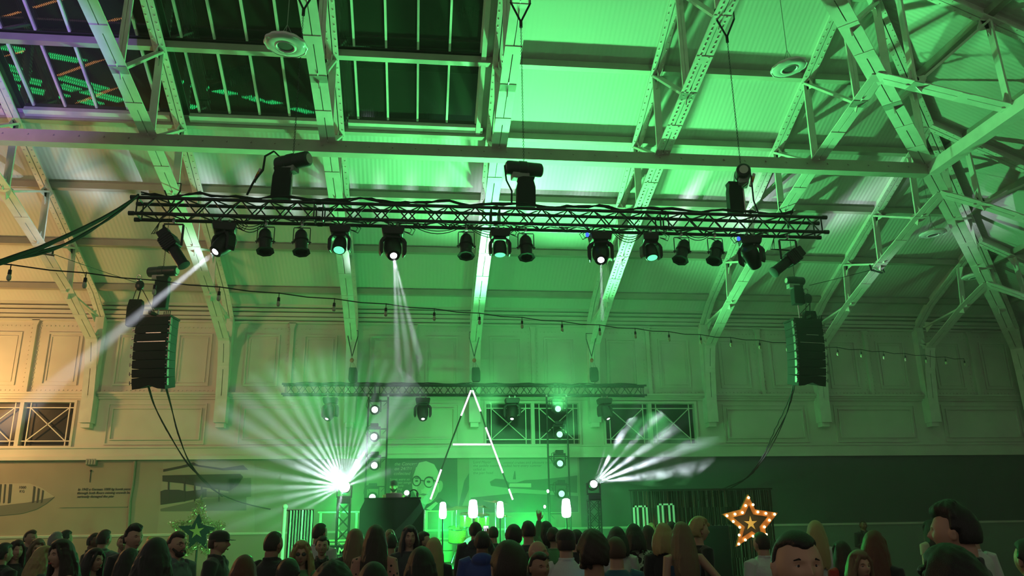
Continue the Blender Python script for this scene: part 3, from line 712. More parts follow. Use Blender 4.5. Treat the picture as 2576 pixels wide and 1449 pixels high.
# ---------------------------------------------------------------- upstage truss
u0 = at(713, 994, YU); u1 = at(1621, 994, YU)
up_t = box_truss('lighting_truss', 'black upstage lighting truss hung low along the long wall', (u0.x, YU-.12, (u0.z+u1.z)/2), u1.x-u0.x, .24, .26, 4, n_bay=6, r=.024)
ZU = (u0.z+u1.z)/2
loom('cable_loom', [(u0.x+.3+(u1.x-u0.x-.5)*i/40, YU, ZU+.26+.05+.01*math.sin(i*1.7)) for i in range(41)], 3, .010, 'cables lying along the top of the upstage truss', cat='cable bundle', amp=.02, seed=9)
def uloc(px): return (at(px, 1000, YU).x, YU, ZU-.05)
for px, dd, lb in ((832, Vector((-.3, -.45, -.84)), 'moving head with a white spark, leftmost on the upstage truss'), (1064, Vector((.05, -.5, -.86)), 'moving head hanging just right of the left lamp totem'),
                   (1288, Vector((-.1, -.5, -.86)), 'moving head hanging right of the glowing letter, before the crossed window'), (1520, Vector((.3, -.45, -.84)), 'moving head at the right end of the upstage truss')):
    moving_head(uloc(px), 0, dd, lb, lens='lens_dim', group='moving heads on the upstage truss', size=1.22, cable=False, lens_r=.04)
# ================================================================ wall pictures (printed on the wall)
M['ink'] = mat('dark_print', (.045, .055, .05), .75); M['ink2'] = mat('mid_print', (.16, .165, .14), .75); M['ink3'] = mat('light_print', (.42, .40, .32), .75); M['paper'] = mat('pale_print', (.60, .57, .47), .75)
M['print_green'] = mat('grey_green_print', (.10, .13, .11), .7)
def flat(mb, pts, y, t=.006, mi=0):
    """outline given in picture points of the wall -> thin sheet on the wall"""
    P = [at(px, py, YW) for px, py in pts]; n = len(P)
    vs = [(p.x, y-t, p.z) for p in P]+[(p.x, y, p.z) for p in P]
    return mb.add(vs, [tuple(range(n)), tuple(range(2*n-1, n-1, -1))]+[(i, (i+1) % n, n+(i+1) % n, n+i) for i in range(n)], mi)
def text(s, size, loc, mt, name='lettering', parent=None, rot=(R(90), 0, 0), shear=0, ext=.002, label=None, cat=None, bold=False):
    c = bpy.data.curves.new('txt', 'FONT'); c.body = s; c.size = size; c.extrude = ext; c.shear = shear; c.offset = .004*size/.2 if bold else 0
    o = bpy.data.objects.new('txt', c); col.objects.link(o); dg = bpy.context.evaluated_depsgraph_get()
    me = bpy.data.meshes.new_from_object(o.evaluated_get(dg)); bpy.data.objects.remove(o)
    me.materials.clear(); me.materials.append(mt); q = bpy.data.objects.new(name, me); col.objects.link(q); q.location = loc; q.rotation_euler = rot
    if parent is not None: q.parent = parent
    return tag(q, label, cat)
def onwall(px, py): p = at(px, py, YW); return p
def picture(name, label, cat='wall picture'): return thing(name, label, cat, (0, 0, 0), group=None)
# shell-shaped picture at far left
t = picture('wall_mural', 'printed picture of a striped pointed shell on the wall at far left')
m_ = MB(); flat(m_, [(-60, 1219), (20, 1216), (75, 1216), (105, 1227), (137, 1249), (118, 1266), (92, 1281), (55, 1292), (0, 1297), (-60, 1298)], YW-.002); m_.build('shell_print', M['ink3'], t)
m_ = MB(); flat(m_, [(137, 1250), (118, 1266), (92, 1281), (55, 1292), (0, 1297), (-60, 1298), (-60, 1276), (0, 1272), (70, 1264)], YW-.008); m_.build('dark_underside_print', M['ink2'], t)
for a_, b_ in ((1, 5), (12, 16), (24, 31), (-20, -10), (85, 90), (96, 101), (107, 111)):
    m_ = MB(); flat(m_, [(a_, 1218+max(0, a_-75)*.45), (b_, 1218+max(0, b_-75)*.45), (b_-4, 1264), (a_-4, 1266)], YW-.012); m_.build('stripe', M['ink'], t)
for s_, px, py, z in (('1000', 48, 1222, .09), ('KG', 50, 1232, .09)): text(s_, z, (onwall(px, py).x, YW-.014, onwall(px, py).z-.07), M['ink'], parent=t, name='shell_lettering')
# caption
t = picture('wall_caption', 'three lines of printed caption on the wall between the shell picture and the building picture', 'caption')
for s_, px, py in (('In 1942 a German 1000 kg bomb passed', 196, 1231), ('through both floors missing crowds but', 194, 1240), ('seriously damaged the pier', 194, 1249)):
    p = onwall(px, py); text(s_, .082, (p.x, YW-.006, p.z-.03), M['ink'], parent=t, shear=.2, ext=.003, bold=True, name='caption_line')
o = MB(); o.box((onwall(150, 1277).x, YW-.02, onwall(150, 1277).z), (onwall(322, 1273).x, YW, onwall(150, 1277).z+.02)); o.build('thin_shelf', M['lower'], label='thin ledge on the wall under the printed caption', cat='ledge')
o = MB(); p = onwall(232, 1164); o.box((p.x-.13, YW-.09, p.z-.06), (p.x+.13, YW, p.z+.1))
for i in range(4): o.box((p.x-.12+i*.065, YW-.11, p.z-.05), (p.x-.08+i*.065, YW-.09, p.z+.09))
o.build('junction_box', mat('grey_green_plastic', (.30, .34, .28), .5), label='small grey junction box under the ledge, above the thin dark arrow', cat='junction box')
o = MB(); a_, b_ = onwall(229, 1184), onwall(226, 1213); o.tube([(a_.x, YW-.01, a_.z), (b_.x, YW-.01, b_.z)], .009, 6); o.ball((a_.x, YW-.02, a_.z), .025); o.build('wall_pin', M['black'], label='thin dark pin with a round head on the wall above the caption', cat='pin')
o = MB(); pts = [onwall(341, 1160), onwall(336, 1215), onwall(328, 1260), (onwall(322, 1370))]; o.tube([(q.x, YW-.03, q.z) for q in pts], .035, 8); o.build('wall_pipe', mat('pipe_paint', (.22, .23, .18), .6), smooth=True, label='vertical grey-green pipe on the wall left of the building picture', cat='pipe')
# building picture
t = picture('wall_mural', 'printed photograph of a pier building on posts, behind the dark star')
m_ = MB(); flat(m_, [(411, 1163), (640, 1160), (640, 1342), (395, 1347)], YW-.002); m_.build('print_sheet', mat('sheet_print', (.36, .33, .26), .7), t)
for nm, mt, pts in (('roof_print', 'ink', [(411, 1181), (455, 1172), (487, 1163), (500, 1170), (560, 1178), (612, 1170), (625, 1182), (560, 1183), (500, 1174), (487, 1171), (455, 1178), (411, 1187)]),
                    ('hull_print', 'ink', [(409, 1196), (500, 1194), (605, 1192), (612, 1200), (598, 1222), (575, 1236), (520, 1227), (460, 1216), (409, 1211)]),
                    ('ground_print', 'ink', [(404, 1236), (415, 1232), (450, 1232), (470, 1236), (520, 1230), (520, 1250), (460, 1262), (404, 1270)]),
                    ('street_print', 'ink2', [(404, 1280), (520, 1254), (620, 1250), (620, 1284), (404, 1286)]), ('fog_print', 'ink2', [(575, 1205), (632, 1202), (632, 1250), (520, 1252), (520, 1236), (575, 1240)])):
    m_ = MB(); flat(m_, pts, YW-.010); m_.build(nm, M[mt], t)
for x_ in (425, 465, 491, 508, 552): m_ = MB(); flat(m_, [(x_-2, 1210), (x_+2, 1210), (x_+1, 1262), (x_-3, 1262)], YW-.014); m_.build('post_print', M['ink'], t)
# portrait picture
t = picture('wall_mural', 'printed portrait of a bald man with round glasses, on the wall behind the stage')
m_ = MB(); flat(m_, [(975, 1152), (1150, 1150), (1152, 1282), (972, 1284)], YW-.002); m_.build('print_sheet', mat('dark_sheet', (.09, .12, .10), .6), t)
def oval(cx, cy_, rx_, ry_, n=28, sk=0): return [(cx+rx_*math.cos(2*math.pi*i/n)+sk*math.sin(2*math.pi*i/n), cy_-ry_*math.sin(2*math.pi*i/n)) for i in range(n)]
skin = [(1046, 1180), (1054, 1164), (1072, 1160), (1092, 1168), (1102, 1186), (1104, 1210), (1104, 1235), (1096, 1252), (1084, 1264), (1070, 1270), (1056, 1262), (1046, 1248), (1038, 1232), (1036, 1210), (1040, 1196)]
for nm, mt, pts, dy in (('ear_print', 'ink3', oval(1106, 1224, 8, 15, 16, 2), .008), ('face_print', 'paper', skin, .010), ('suit_print', 'ink', [(1060, 1284), (1068, 1270), (1086, 1264), (1108, 1252), (1146, 1284)], .013), ('collar_print', 'paper', [(1072, 1280), (1096, 1262), (1102, 1266), (1084, 1284)], .016),
                        ('temple_print', 'ink2', [(1038, 1170), (1048, 1166), (1044, 1184), (1038, 1200), (1035, 1195)], .014), ('cheek_print', 'ink3', [(1052, 1216), (1058, 1222), (1060, 1240), (1052, 1252), (1046, 1244)], .014), ('cheek_print', 'ink3', [(1086, 1226), (1098, 1216), (1102, 1236), (1094, 1252), (1080, 1260), (1084, 1244)], .014),
                        ('brow_print', 'ink2', [(1042, 1201), (1052, 1199), (1060, 1205), (1054, 1205), (1044, 1205)], .016), ('brow_print', 'ink2', [(1068, 1205), (1078, 1198), (1090, 1200), (1090, 1204), (1078, 1203)], .016),
                        ('nose_print', 'ink3', [(1061, 1208), (1065, 1208), (1068, 1228), (1062, 1232), (1056, 1230)], .016), ('mouth_print', 'ink2', [(1052, 1244), (1064, 1241), (1078, 1244), (1066, 1247)], .016), ('eye_print', 'ink', oval(1048, 1210, 4, 2.5, 12), .018), ('eye_print', 'ink', oval(1078, 1212, 5, 3, 12), .018)):
    m_ = MB(); flat(m_, pts, YW-dy, .004); m_.build(nm, M[mt], t)
for c_ in ((1048, 1210, 10, 12), (1079, 1213, 12, 13)):
    m_ = MB(); P = [onwall(*q) for q in oval(*c_)]; m_.tube([(p.x, YW-.022, p.z) for p in P+P[:1]], .014, 6); m_.build('glasses_print', M['ink'], t)
m_ = MB(); a_, b_ = onwall(1058, 1208), onwall(1067, 1210); m_.tube([(a_.x, YW-.022, a_.z), (b_.x, YW-.022, b_.z)], .014, 6); a_, b_ = onwall(1091, 1208), onwall(1104, 1214); m_.tube([(a_.x, YW-.022, a_.z), (b_.x, YW-.022, b_.z)], .014, 6); m_.build('glasses_bridge_print', M['ink'], t)
for s_, px, py, z in (('the Concert', 992, 1168, .12), ('on 24/7/1942', 992, 1180, .12), ('collected', 990, 1192, .12), ('Songs were so', 980, 1206, .09), ('the finest songs of', 980, 1214, .09), ('the whole', 980, 1222, .09), ('evening', 985, 1230, .09)):
    p = onwall(px, py); text(s_, z, (p.x, YW-.008, p.z-.03), M['paper'], parent=t, shear=.25, ext=.003, name='portrait_lettering')
# harbour picture right of the portrait
t = picture('wall_mural', 'large printed grey picture of ships and harbour right of the portrait')
m_ = MB(); flat(m_, [(1180, 1150), (1452, 1147), (1456, 1290), (1180, 1292)], YW-.002); m_.build('print_sheet', mat('grey_sheet', (.36, .40, .34), .7), t)
for nm, pts in (('ship_print', [(1232, 1212), (1246, 1204), (1270, 1206), (1280, 1214), (1300, 1214), (1320, 1208), (1360, 1206), (1420, 1200), (1452, 1196), (1452, 1240), (1400, 1236), (1340, 1232), (1262, 1226), (1235, 1222)]), ('sea_print', [(1184, 1252), (1300, 1240), (1454, 1248), (1454, 1288), (1184, 1290)]), ('steeple_print', [(1294, 1185), (1296, 1185), (1298, 1206), (1290, 1206)]), ('slanted_post_print', [(1168, 1210), (1180, 1190), (1180, 1230), (1160, 1280), (1152, 1280)])):
    m_ = MB(); flat(m_, pts, YW-.010); m_.build(nm, M['print_green'], t)
m_ = MB(); flat(m_, [(1282, 1216), (1336, 1216), (1336, 1226), (1280, 1225)], YW-.014); m_.build('hull_stripe_print', M['paper'], t)
for i, s_ in enumerate(('Lord Mayor', 'the paddle steamers', 'called at', 'the pier head')): p = onwall(1190, 1163+i*9); text(s_, .10, (p.x, YW-.008, p.z-.03), M['print_green'], parent=t, shear=.2, name='caption_line')
for i, s_ in enumerate(('coastal cruises and pleasure trips', 'called here every summer')): p = onwall(1266, 1164+i*8); text(s_, .10, (p.x, YW-.008, p.z-.03), M['print_green'], parent=t, shear=.2, name='caption_line')
# ================================================================ stage
SX0, SX1, SY0, SZ = at(722, 1400, 17).x, at(1585, 1400, 17).x, 16.4, .92
M['deck'] = mat('black_stage_deck', (.03, .035, .03), .3, noise=(4, .3))
t = thing('stage', 'low black stage platform along the wall behind the crowd', 'stage', (0, 0, 0))
MB().box((SX0, SY0, SZ-.12), (SX1, YW-.5, SZ)).build('deck', M['deck'], t)
MB().box((SX0, SY0-.02, SZ-.10), (SX1, SY0, SZ-.02)).build('front_edge', M['steel'], t)
MB().box((SX0+.05, SY0+.03, 0), (SX1-.05, SY0+.06, SZ-.12)).build('skirt', M['fabric'], t)
for x in (SX0+.1, (SX0+SX1)/2, SX1-.1):
    for y in (SY0+.15, YW-.7): MB().tube([(x, y, 0), (x, y, SZ-.12)], .03, 8).build('leg', M['steel'], t, smooth=True)
# DJ booth
YB = 17.7
def rel(px, py, Y, o): p = at(px, py, Y); return (p.x-o[0], p.z-o[2])
ob = (at(985, 1300, YB).x, YB, SZ)
t = thing('dj_booth', 'tall black cloth-covered booth with cut corners at the left of the stage', 'booth', ob)
pts = [rel(*q, YB, ob) for q in ((905, 1283), (919, 1256), (1057, 1256), (1066, 1283))]
MB().prism([(pts[0][0], 0), pts[0], pts[1], pts[2], pts[3], (pts[3][0], 0)], .75).build('front', mat('dark_cloth', (.035, .05, .045), .85), t)
MB().box((pts[1][0]-.02, -.02, pts[1][1]), (pts[2][0]+.02, .8, pts[1][1]+.03)).build('table_top', M['black_matt'], t)
MB().tube([(pts[3][0]+.02, -.01, 0), (pts[3][0]+.02, -.01, pts[3][1])], .012, 6).build('corner_trim', M['chrome'], t)
zt_ = SZ+pts[1][1]+.03
def ontop(px, Y): return at(px, 1250, Y).x
x = ontop(991, YB+.3)
t = thing('laptop', 'pale laptop standing open on the booth in front of the disc jockey', 'laptop', (x, YB+.25, zt_)); MB().box((-.17, 0, 0), (.17, .23, .015)).build('keyboard', M['chrome'], t, bevel=.004); MB().bar((0, -.0, .01), (0, -.05, .10), .34, .012, (0, 1, .3)).build('screen', mat('silver_lid', (.6, .58, .54), .4), t)
x = ontop(1040, YB+.3); t = thing('headphones', 'dark headphones standing on the booth right of the disc jockey', 'headphones', (x, YB+.3, zt_))
MB().tube([(.09*math.cos(a_), 0, .08+.09*math.sin(a_)) for a_ in [R(-20+i*22) for i in range(11)]], .014, 8).build('band', M['black'], t, smooth=True)
for s_ in (-1, 1): MB().ball((s_*.085, 0, .065), (.03, .045, .055)).build('ear_cup', M['black'], t, smooth=True)
x = ontop(1023, YB+.2); t = thing('desk_lamp', 'small round white lamp shining on the booth beside the headphones', 'lamp', (x, YB+.15, zt_)); MB().lathe([(.05, 0), (.05, .02), (.015, .03), (.015, .05)], 16).build('base', M['black'], t); MB().ball((0, 0, .10), .055).build('globe', emat('white_globe', (.9, 1, .95), 4), t, smooth=True)
# lamp totems: ladder trusses with four wash lights each
def totem(px0, px1, Y, ztop, label, lens):
    a_, b_ = at(px0, 1150, Y).x, at(px1, 1150, Y).x; w = b_-a_
    t = thing('lamp_totem', label, 'truss tower', (a_, Y, SZ), group='lamp totems at the back of the stage'); h = ztop-SZ
    for x in (0, w): MB().tube([(x, 0, .03), (x, 0, h)], .024, 8).build('upright', M['black'], t, smooth=True); MB().tube([(x, 0, h-.03), (x, 0, h+.03)], .034, 8).build('coupler', M['chrome'], t, smooth=True)
    MB().box((-.15, -.3, 0), (w+.15, .3, .03)).build('base_plate', M['black'], t)
    for i in range(6):
        z = .35+i*.72
        if z < h: r_ = MB(); r_.tube([(0, 0, z), (w, 0, z)], .014, 6); r_.tube([(0, 0, z), (w*.22, 0, z-.12)], .007, 5); r_.tube([(w, 0, z), (w*.78, 0, z-.12)], .007, 5); r_.build('rung', M['black'], t, smooth=True)
    return t, a_, w
M['lens_hot'] = emat('blown_out_green_lens', (.75, 1.0, .80), 7); M['lens_hot2'] = emat('bright_green_lens', (.34, 1.0, .52), 2.2)
def totem_lamp(px, py, Y, label, lens, r=.10, d=(0, -1, -.05)):
    p = at(px, py, Y); t = thing('wash_light', label, 'wash light', p, group='round wash lights on the totems'); fr = frame_from(Vector(d))
    h = MB(); h.lathe([(.05, .16), (.11, .14), (.13, .06), (.13, -.03), (.115, -.05)], 24, fr); h.build('head', M['black'], t, smooth=True)
    l = MB(); l.lathe([(.02, -.062), (r*.8, -.058), (r, -.045)], 24, fr); l.build('lens', M[lens], t, smooth=True)
    y = MB(); y.box((-.16, -.03, -.06), (-.14, .03, .22)).box((.14, -.03, -.06), (.16, .03, .22)).box((-.16, -.04, .20), (.16, .04, .26)).box((-.10, -.07, .26), (.10, .07, .34)); y.build('yoke', M['black'], t, bevel=.008)
    c = MB(); c.tube([(-.10, .03, .30), (-.20, .02, .26), (-.22, 0, .1), (-.16, .02, -.02)], .008, 6); c.build('cable', M['cable'], t, smooth=True); return t
YTt = 20.9
totem(922, 972, YTt, at(948, 996, YTt).z, 'left lamp totem, its lights blown out white behind the fan of beams', 'lens_hot')
totem(1379, 1430, YTt, at(1405, 996, YTt).z, 'right lamp totem with green lights, left of the crossed windows', 'lens_hot')
nm4 = ('topmost', 'second from top', 'third from top', 'lowest')
for i, (px, py) in enumerate(((943, 1031), (941, 1099), (942, 1171), (937, 1251))): totem_lamp(px, py, YTt-.15, '%s wash light on the left lamp totem, glowing white green' % nm4[i], 'lens_hot' if i else 'lens_hot', .085)
for i, (px, py) in enumerate(((1403, 1029), (1407, 1093), (1408, 1166), (1412, 1242))): totem_lamp(px, py, YTt-.15, '%s wash light on the right lamp totem, ringed with green' % nm4[i], 'lens_hot2', .085)
# floor-standing blinders
M['blinder'] = emat('blinder_white', (.78, 1.0, .93), 9)
YL = 18.2
for i, (px, py, w_, h_, lb) in enumerate(((1114, 1284, 17, 38, 'leftmost glowing upright blinder, left of the drum kit'), (1190, 1280, 22, 42, 'glowing upright blinder behind the drum kit'), (1258, 1282, 17, 38, 'glowing upright blinder just right of the drum kit'), (1424, 1278, 22, 44, 'rightmost glowing upright blinder, below the right lamp totem'))):
    p = at(px, py, YL); q = .5/2001*YL*1.02; t = thing('blinder', lb, 'stage light', (p.x, YL, SZ), group='upright blinders across the stage'); zc = p.z-SZ; W2, H2 = w_*q, h_*q
    MB().lathe([(.16, 0), (.16, .02), (.03, .03), (.02, .05)], 16).tube([(0, 0, .03), (0, 0, zc-H2)], .016, 8).build('stand', M['black'], t, smooth=True)
    MB().box((-W2*.8, .05, zc-H2*.9), (W2*.8, .16, zc+H2*.9)).build('housing', M['black'], t, bevel=.02)
    MB().tube([(0, -.02, zc-H2), (0, -.02, zc-H2*.88), (0, -.02, zc-H2*.5), (0, -.02, zc), (0, -.02, zc+H2*.5), (0, -.02, zc+H2*.88), (0, -.02, zc+H2)], [W2*.5, W2*.9, W2*1.05, W2, W2*.9, W2*.8, W2*.4], 20).build('lamp_face', M['blinder'], t, smooth=True)
    lamp('POINT', (p.x, YL-.12, p.z), 26, (.45, 1, .75), size=.05)
# two floor spots throwing white fans, on low truss stands
def stand_spot(px, py, Y, label, lens_r, group='bright white moving heads on low stands'):
    p = at(px, py, Y); t = thing('moving_head', label, 'moving head light', p, group=group)
    fr = frame_from(Vector((.0, -1, .12))); h = MB(); h.lathe([(.06, .2), (.12, .16), (.13, .04), (.12, -.05), (.10, -.07)], 24, fr); h.build('head', M['black'], t, smooth=True)
    l = MB(); l.lathe([(.01, -.085), (lens_r*.8, -.08), (lens_r, -.06)], 24, fr); l.build('lens', M['lens_fan'], t, smooth=True)
    y = MB(); y.box((-.17, -.05, -.20), (-.14, .05, .04)).box((.14, -.05, -.20), (.17, .05, .04)).box((-.17, -.06, -.23), (.17, .06, -.19)); y.build('yoke', M['black'], t, bevel=.01)
    MB().box((-.15, -.12, -.34), (.15, .12, -.23)).build('base', M['black'], t, bevel=.015); return t, p
M['lens_fan'] = emat('blazing_white_lens', (.95, .97, 1.0), 30)
YF = 18.6
fanA, pA = stand_spot(867, 1226, YF, 'blazing white moving head left of the booth, throwing a fan of beams', .12)
fanB, pB = stand_spot(1492, 1219, YF, 'blazing white moving head at the right of the stage, throwing smoky beams', .09)
for p, lb in ((pA, 'short lattice truss stand left of the booth'), (pB, 'short lattice truss stand under the right white moving head')):
    t = thing('truss_stand', lb, 'truss stand', (p.x, p.y, SZ), group='low truss stands on the stage'); h = p.z-.34-SZ; w = .13
    for sx in (-1, 1):
        for sy in (-1, 1): MB().tube([(sx*w, sy*w, .02), (sx*w, sy*w, h)], .018, 8).build('upright', M['black'], t, smooth=True)
    b = MB(); b.box((-.25, -.25, 0), (.25, .25, .02)).box((-w-.02, -w-.02, h-.02), (w+.02, w+.02, h)); b.build('plate', M['black'], t)
    l = MB(); n = max(2, int(h/.26))
    for i in range(n):
        z0, z1 = h*i/n, h*(i+1)/n
        for (x0, y0, x1, y1) in ((-w, -w, w, -w), (w, -w, w, w), (w, w, -w, w), (-w, w, -w, -w)): l.tube([(x0, y0, z0), (x1, y1, z1)], .008, 5); l.tube([(x1, y1, z0), (x0, y0, z1)], .008, 5)
    l.build('lacing', M['black'], t, smooth=True)
# glowing letter A
YG = 20.55
M['pink_tube'] = emat('pink_white_tube', (1.0, .70, .97), 1.9); M['tube_off'] = mat('dark_tube', (.02, .03, .02), .4)
p0 = at(1187, 978, YG); t = thing('letter_sign', 'tall letter A of pinkish white light tubes hanging above the stage', 'illuminated letter', p0)
for (x0, y0, x1, y1, on) in ((1185, 982, 1160, 1046, 1), (1160, 1046, 1138, 1105, 0), (1138, 1105, 1110, 1181, 0), (1110, 1181, 1083, 1256, 1), (1189, 982, 1209, 1035, 1), (1209, 1035, 1222, 1075, 0), (1222, 1075, 1265, 1190, 1), (1265, 1190, 1280, 1230, 0), (1280, 1230, 1290, 1257, 1), (1139, 1118, 1234, 1118, 1)):
    a_, b_ = at(x0, y0, YG)-p0, at(x1, y1, YG)-p0
    MB().tube([a_, b_], .023 if on else .020, 10).build('lit_tube' if on else 'dark_tube', M['pink_tube'] if on else M['tube_off'], t, smooth=True)
m_ = MB()
for s_ in (-1, 1): m_.tube([(s_*.05, .02, 0), (s_*.05, .49, ZU-p0.z+.005)], .006, 6)
m_.build('hanging_wire', M['black'], t)
# drum kit
M['gold_sparkle'] = mat('gold_sparkle_shell', (.75, .55, .12), .25, .6, noise=(60, .6)); M['cymbal'] = mat('brass_cymbal', (.62, .52, .22), .25, 1)
M['drum_head'] = mat('white_drum_head', (.65, .62, .50), .5)
YD = 19.0; bx_ = at(1190, 1350, YD).x
t = thing('drum_kit', 'gold sparkle drum kit in the middle of the stage', 'drum kit', (bx_, YD, SZ))
dz = .0
MB().lathe([(.28, -.22), (.28, .22)], 28, Matrix.Translation((0, 0, .30)) @ Matrix.Rotation(R(90), 4, 'X')).build('bass_drum', [M['gold_sparkle']], t, smooth=True)
MB().lathe([(.275, 0), (.27, .01)], 28, Matrix.Translation((0, -.225, .30)) @ Matrix.Rotation(R(90), 4, 'X')).build('front_head', M['drum_head'], t)
def top_z(px, py): p = at(px, py, YD); return Vector((p.x-bx_, 0, p.z-SZ))
for px, py, r_, h_ in ((1176, 1308, .17, .25), (1212, 1310, .17, .25), (1150, 1345, .2, .3)):
    c = top_z(px, py); d = MB(); fr = Matrix.Translation(c) @ Matrix.Rotation(R(14), 4, 'X'); d.lathe([(r_, -h_/2), (r_, h_/2)], 24, fr); tt = d.build('tom', M['gold_sparkle'], t, smooth=True)
    rg = MB(); 
    for z in (-h_/2, h_/2): rg.lathe([(r_+.012, z-.012), (r_+.012, z+.012)], 24, fr, close=False)
    rg.build('hoop', M['chrome'], tt); s_ = MB(); s_.tube([c+Vector((0, .1, -.1)), (c.x*.5, .15, .25), (c.x*.6, .15, .0)], .014, 8); s_.build('tom_stand', M['chrome'], t, smooth=True)
for px, py, r_, tilt, ty in ((1148, 1278, .34, 8, -6), (1246, 1263, .28, 6, 8), (1216, 1276, .22, 4, 10), (1270, 1300, .2, 2, 0)):
    c = top_z(px, py); fr = Matrix.Translation(c) @ Matrix.Rotation(R(tilt), 4, 'X') @ Matrix.Rotation(R(ty), 4, 'Y')
    MB().lathe([(r_, -.005), (r_*.3, .012), (.04, .035), (0.005, .04)], 32, fr, close=False).build('cymbal', M['cymbal'], t, smooth=True)
    s_ = MB(); s_.tube([c, (c.x, .02, c.z-.3), (c.x, .02, .25)], .011, 8)
    for a_ in (0, 2.1, 4.2): s_.tube([(c.x, .02, .3), (c.x+.22*math.cos(a_), .02+.22*math.sin(a_), .01)], .009, 6)
    s_.build('cymbal_stand', M['chrome'], t, smooth=True)
# microphone stands
for px, py, lb in ((1378, 1238, 'thin microphone stand left of the right lamp totem'), (1370, 1277, 'short microphone stand with a small bright mic, right of the drums')):
    ym = 18.7 if 'thin' in lb else 19.3; p = at(px, py, ym); t = thing('microphone_stand', lb, 'microphone stand', (p.x, ym, SZ), group='microphone stands'); h = p.z-SZ
    MB().tube([(0, 0, .02), (0, 0, h)], .011, 8).lathe([(.14, 0), (.14, .015), (.02, .03)], 16).build('stand', M['black'], t, smooth=True); MB().ball((0, -.02, h+.02), (.03, .03, .04)).build('microphone', M['lens_dim'], t, smooth=True)  # mic head is no lamp; its brightness is painted in as emission
# rails and steps at the back of the stage
M['rail'] = mat('pale_yellow_rail', (.72, .66, .40), .5)
def P_(px, py, Y): return at(px, py, Y)
for pts, lb in (((( 800, 1289), (905, 1289)), 'pale stage rail left of the booth'), (((1068, 1286), (1142, 1286)), 'pale stage rail right of the booth')):
    Y = 20.0; a_, b_ = P_(*pts[0], Y), P_(*pts[1], Y); t = thing('stage_rail', lb, 'rail', (a_.x, Y, SZ), group='pale rails on the stage'); L = b_.x-a_.x; h = a_.z-SZ
    MB().bar((0, 0, h), (L, 0, h), .04, .03).bar((0, 0, h*.45), (L, 0, h*.45), .03, .03).build('rail', M['rail'], t)
    for f_ in (.07, .5, .93): MB().bar((L*f_, 0, 0), (L*f_, 0, h), .05, .04, (0, 1, 0)).build('post', M['rail'], t)
for px, lb in ((848, 'pale stacked cases at the back of the stage left of the booth'), (1112, 'pale stacked cases at the back of the stage right of the booth')):
    for j, (h0, h1, c_) in enumerate(((0, .25, 'lower'), (.26, .46, 'upper'))):
        p = P_(px, 1350, 19.6); b = MB(); b.box((-.28+.03*j, 0, 0), (.28-.03*j, .4, h1-h0)); o = b.build('flight_case', mat('pale_case', (.62, .56, .32), .5), bevel=.015); o.location = (p.x, 19.6, SZ+h0); tag(o, '%s of two %s' % (c_, lb), 'case', 'pale cases on the stage')
# maker's bar with lettering at the stage front left
p = at(846, 1386, 16.1); t = thing('crowd_barrier', 'dark low barrier at the stage front with pale lettering, left of the booth', 'barrier', (p.x, 16.1, 0)); zb = p.z
MB().box((-.9, 0, zb-.10), (.9, .05, zb+.10)).build('top_bar', M['black_matt'], t)
for x in (-.85, 0, .85): MB().box((x-.03, 0, 0), (x+.03, .05, zb-.1)).box((x-.05, 0, 0), (x+.05, .05-.4, .03)).build('post', M['black_matt'], t)
text('FRAME', .17, (-.27, -.004, -.06+zb), mat('pale_letter_paint', (.6, .55, .35), .5), parent=t, name='lettering', shear=.1, bold=True)
# shiny foil screen at the left of the stage
M['foil'] = mat('satin_foil', (.75, .8, .76), .3, .25); 
Y = 15.6; a_, b_ = at(726, 1290, Y), at(790, 1290, Y); t = thing('foil_screen', 'shiny foil curtain reflecting green at the left end of the stage', 'foil curtain', (a_.x, Y, 0)); L = b_.x-a_.x; h = at(750, 1283, Y).z
vs = []; n = 60
for i in range(n+1):
    x = L*i/n; y = .05*math.sin(i*.9)+.03*math.sin(i*2.3)
    for z in (0.02, h*.35, h*.7, h): vs.append((x, y*(1.1-.3*z/h), z))
MB().add(vs, [(i*4+j, (i+1)*4+j, (i+1)*4+j+1, i*4+j+1) for i in range(n) for j in range(3)]).build('foil_sheet', M['foil'], t, smooth=True)
MB().tube([(-.07, 0, 0), (-.07, 0, h+.04)], .035, 12).build('post', M['white'], t, smooth=True); MB().ball((-.07, 0, h+.06), .05).build('post_cap', M['white'], t, smooth=True)
MB().tube([(-.07, 0, h*.55), (.0, -.03, h*.55)], .03, 8).build('post_joint', M['chrome'], t, smooth=True); MB().tube([(-.07, 0, h), (L, 0, h)], .015, 8).build('top_bar', M['chrome'], t)
lamp('SPOT', (a_.x+1.8, 13.0, 2.6), 900, GREEN, (a_.x+.4, Y, 1.4), 60, .6, .05)
# ================================================================ right side: tinsel curtain, stars, clear frames
YK = 19.6; a_, b_ = at(1592, 1236, YK), at(1938, 1236, YK)
t = thing('tinsel_curtain', 'black glittering strip curtain hung behind the lit star', 'curtain', (a_.x, YK, 0)); L = b_.x-a_.x; h = a_.z
MB().tube([(-.1, 0, h+.03), (L+.05, 0, h+.03)], .02, 8).build('curtain_bar', M['black'], t, smooth=True)
for x in (-.05, L*.48, L): MB().tube([(x, .05, 0), (x, .05, h+.03)], .02, 8).build('curtain_stand', M['black'], t, smooth=True)
mb = MB(); mg = MB(); rr = random.Random(11); n = 230
for i in range(n):
    x = L*i/n; y = rr.uniform(-.05, .05); w = .010; tw = rr.uniform(-.01, .01); tgt = mg if rr.random() < .12 else mb
    for k in range(6):
        z0, z1 = h-k*(h-.1)/6, h-(k+1)*(h-.1)/6; xa = x+rr.uniform(-.006, .006); ya = y+rr.uniform(-.02, .02)
        tgt.add([(xa-w, ya-.004, z1), (xa+w, ya+.004, z1), (xa+w, ya+.006, z0), (xa-w, ya-.006, z0)], [(0, 1, 2, 3)])
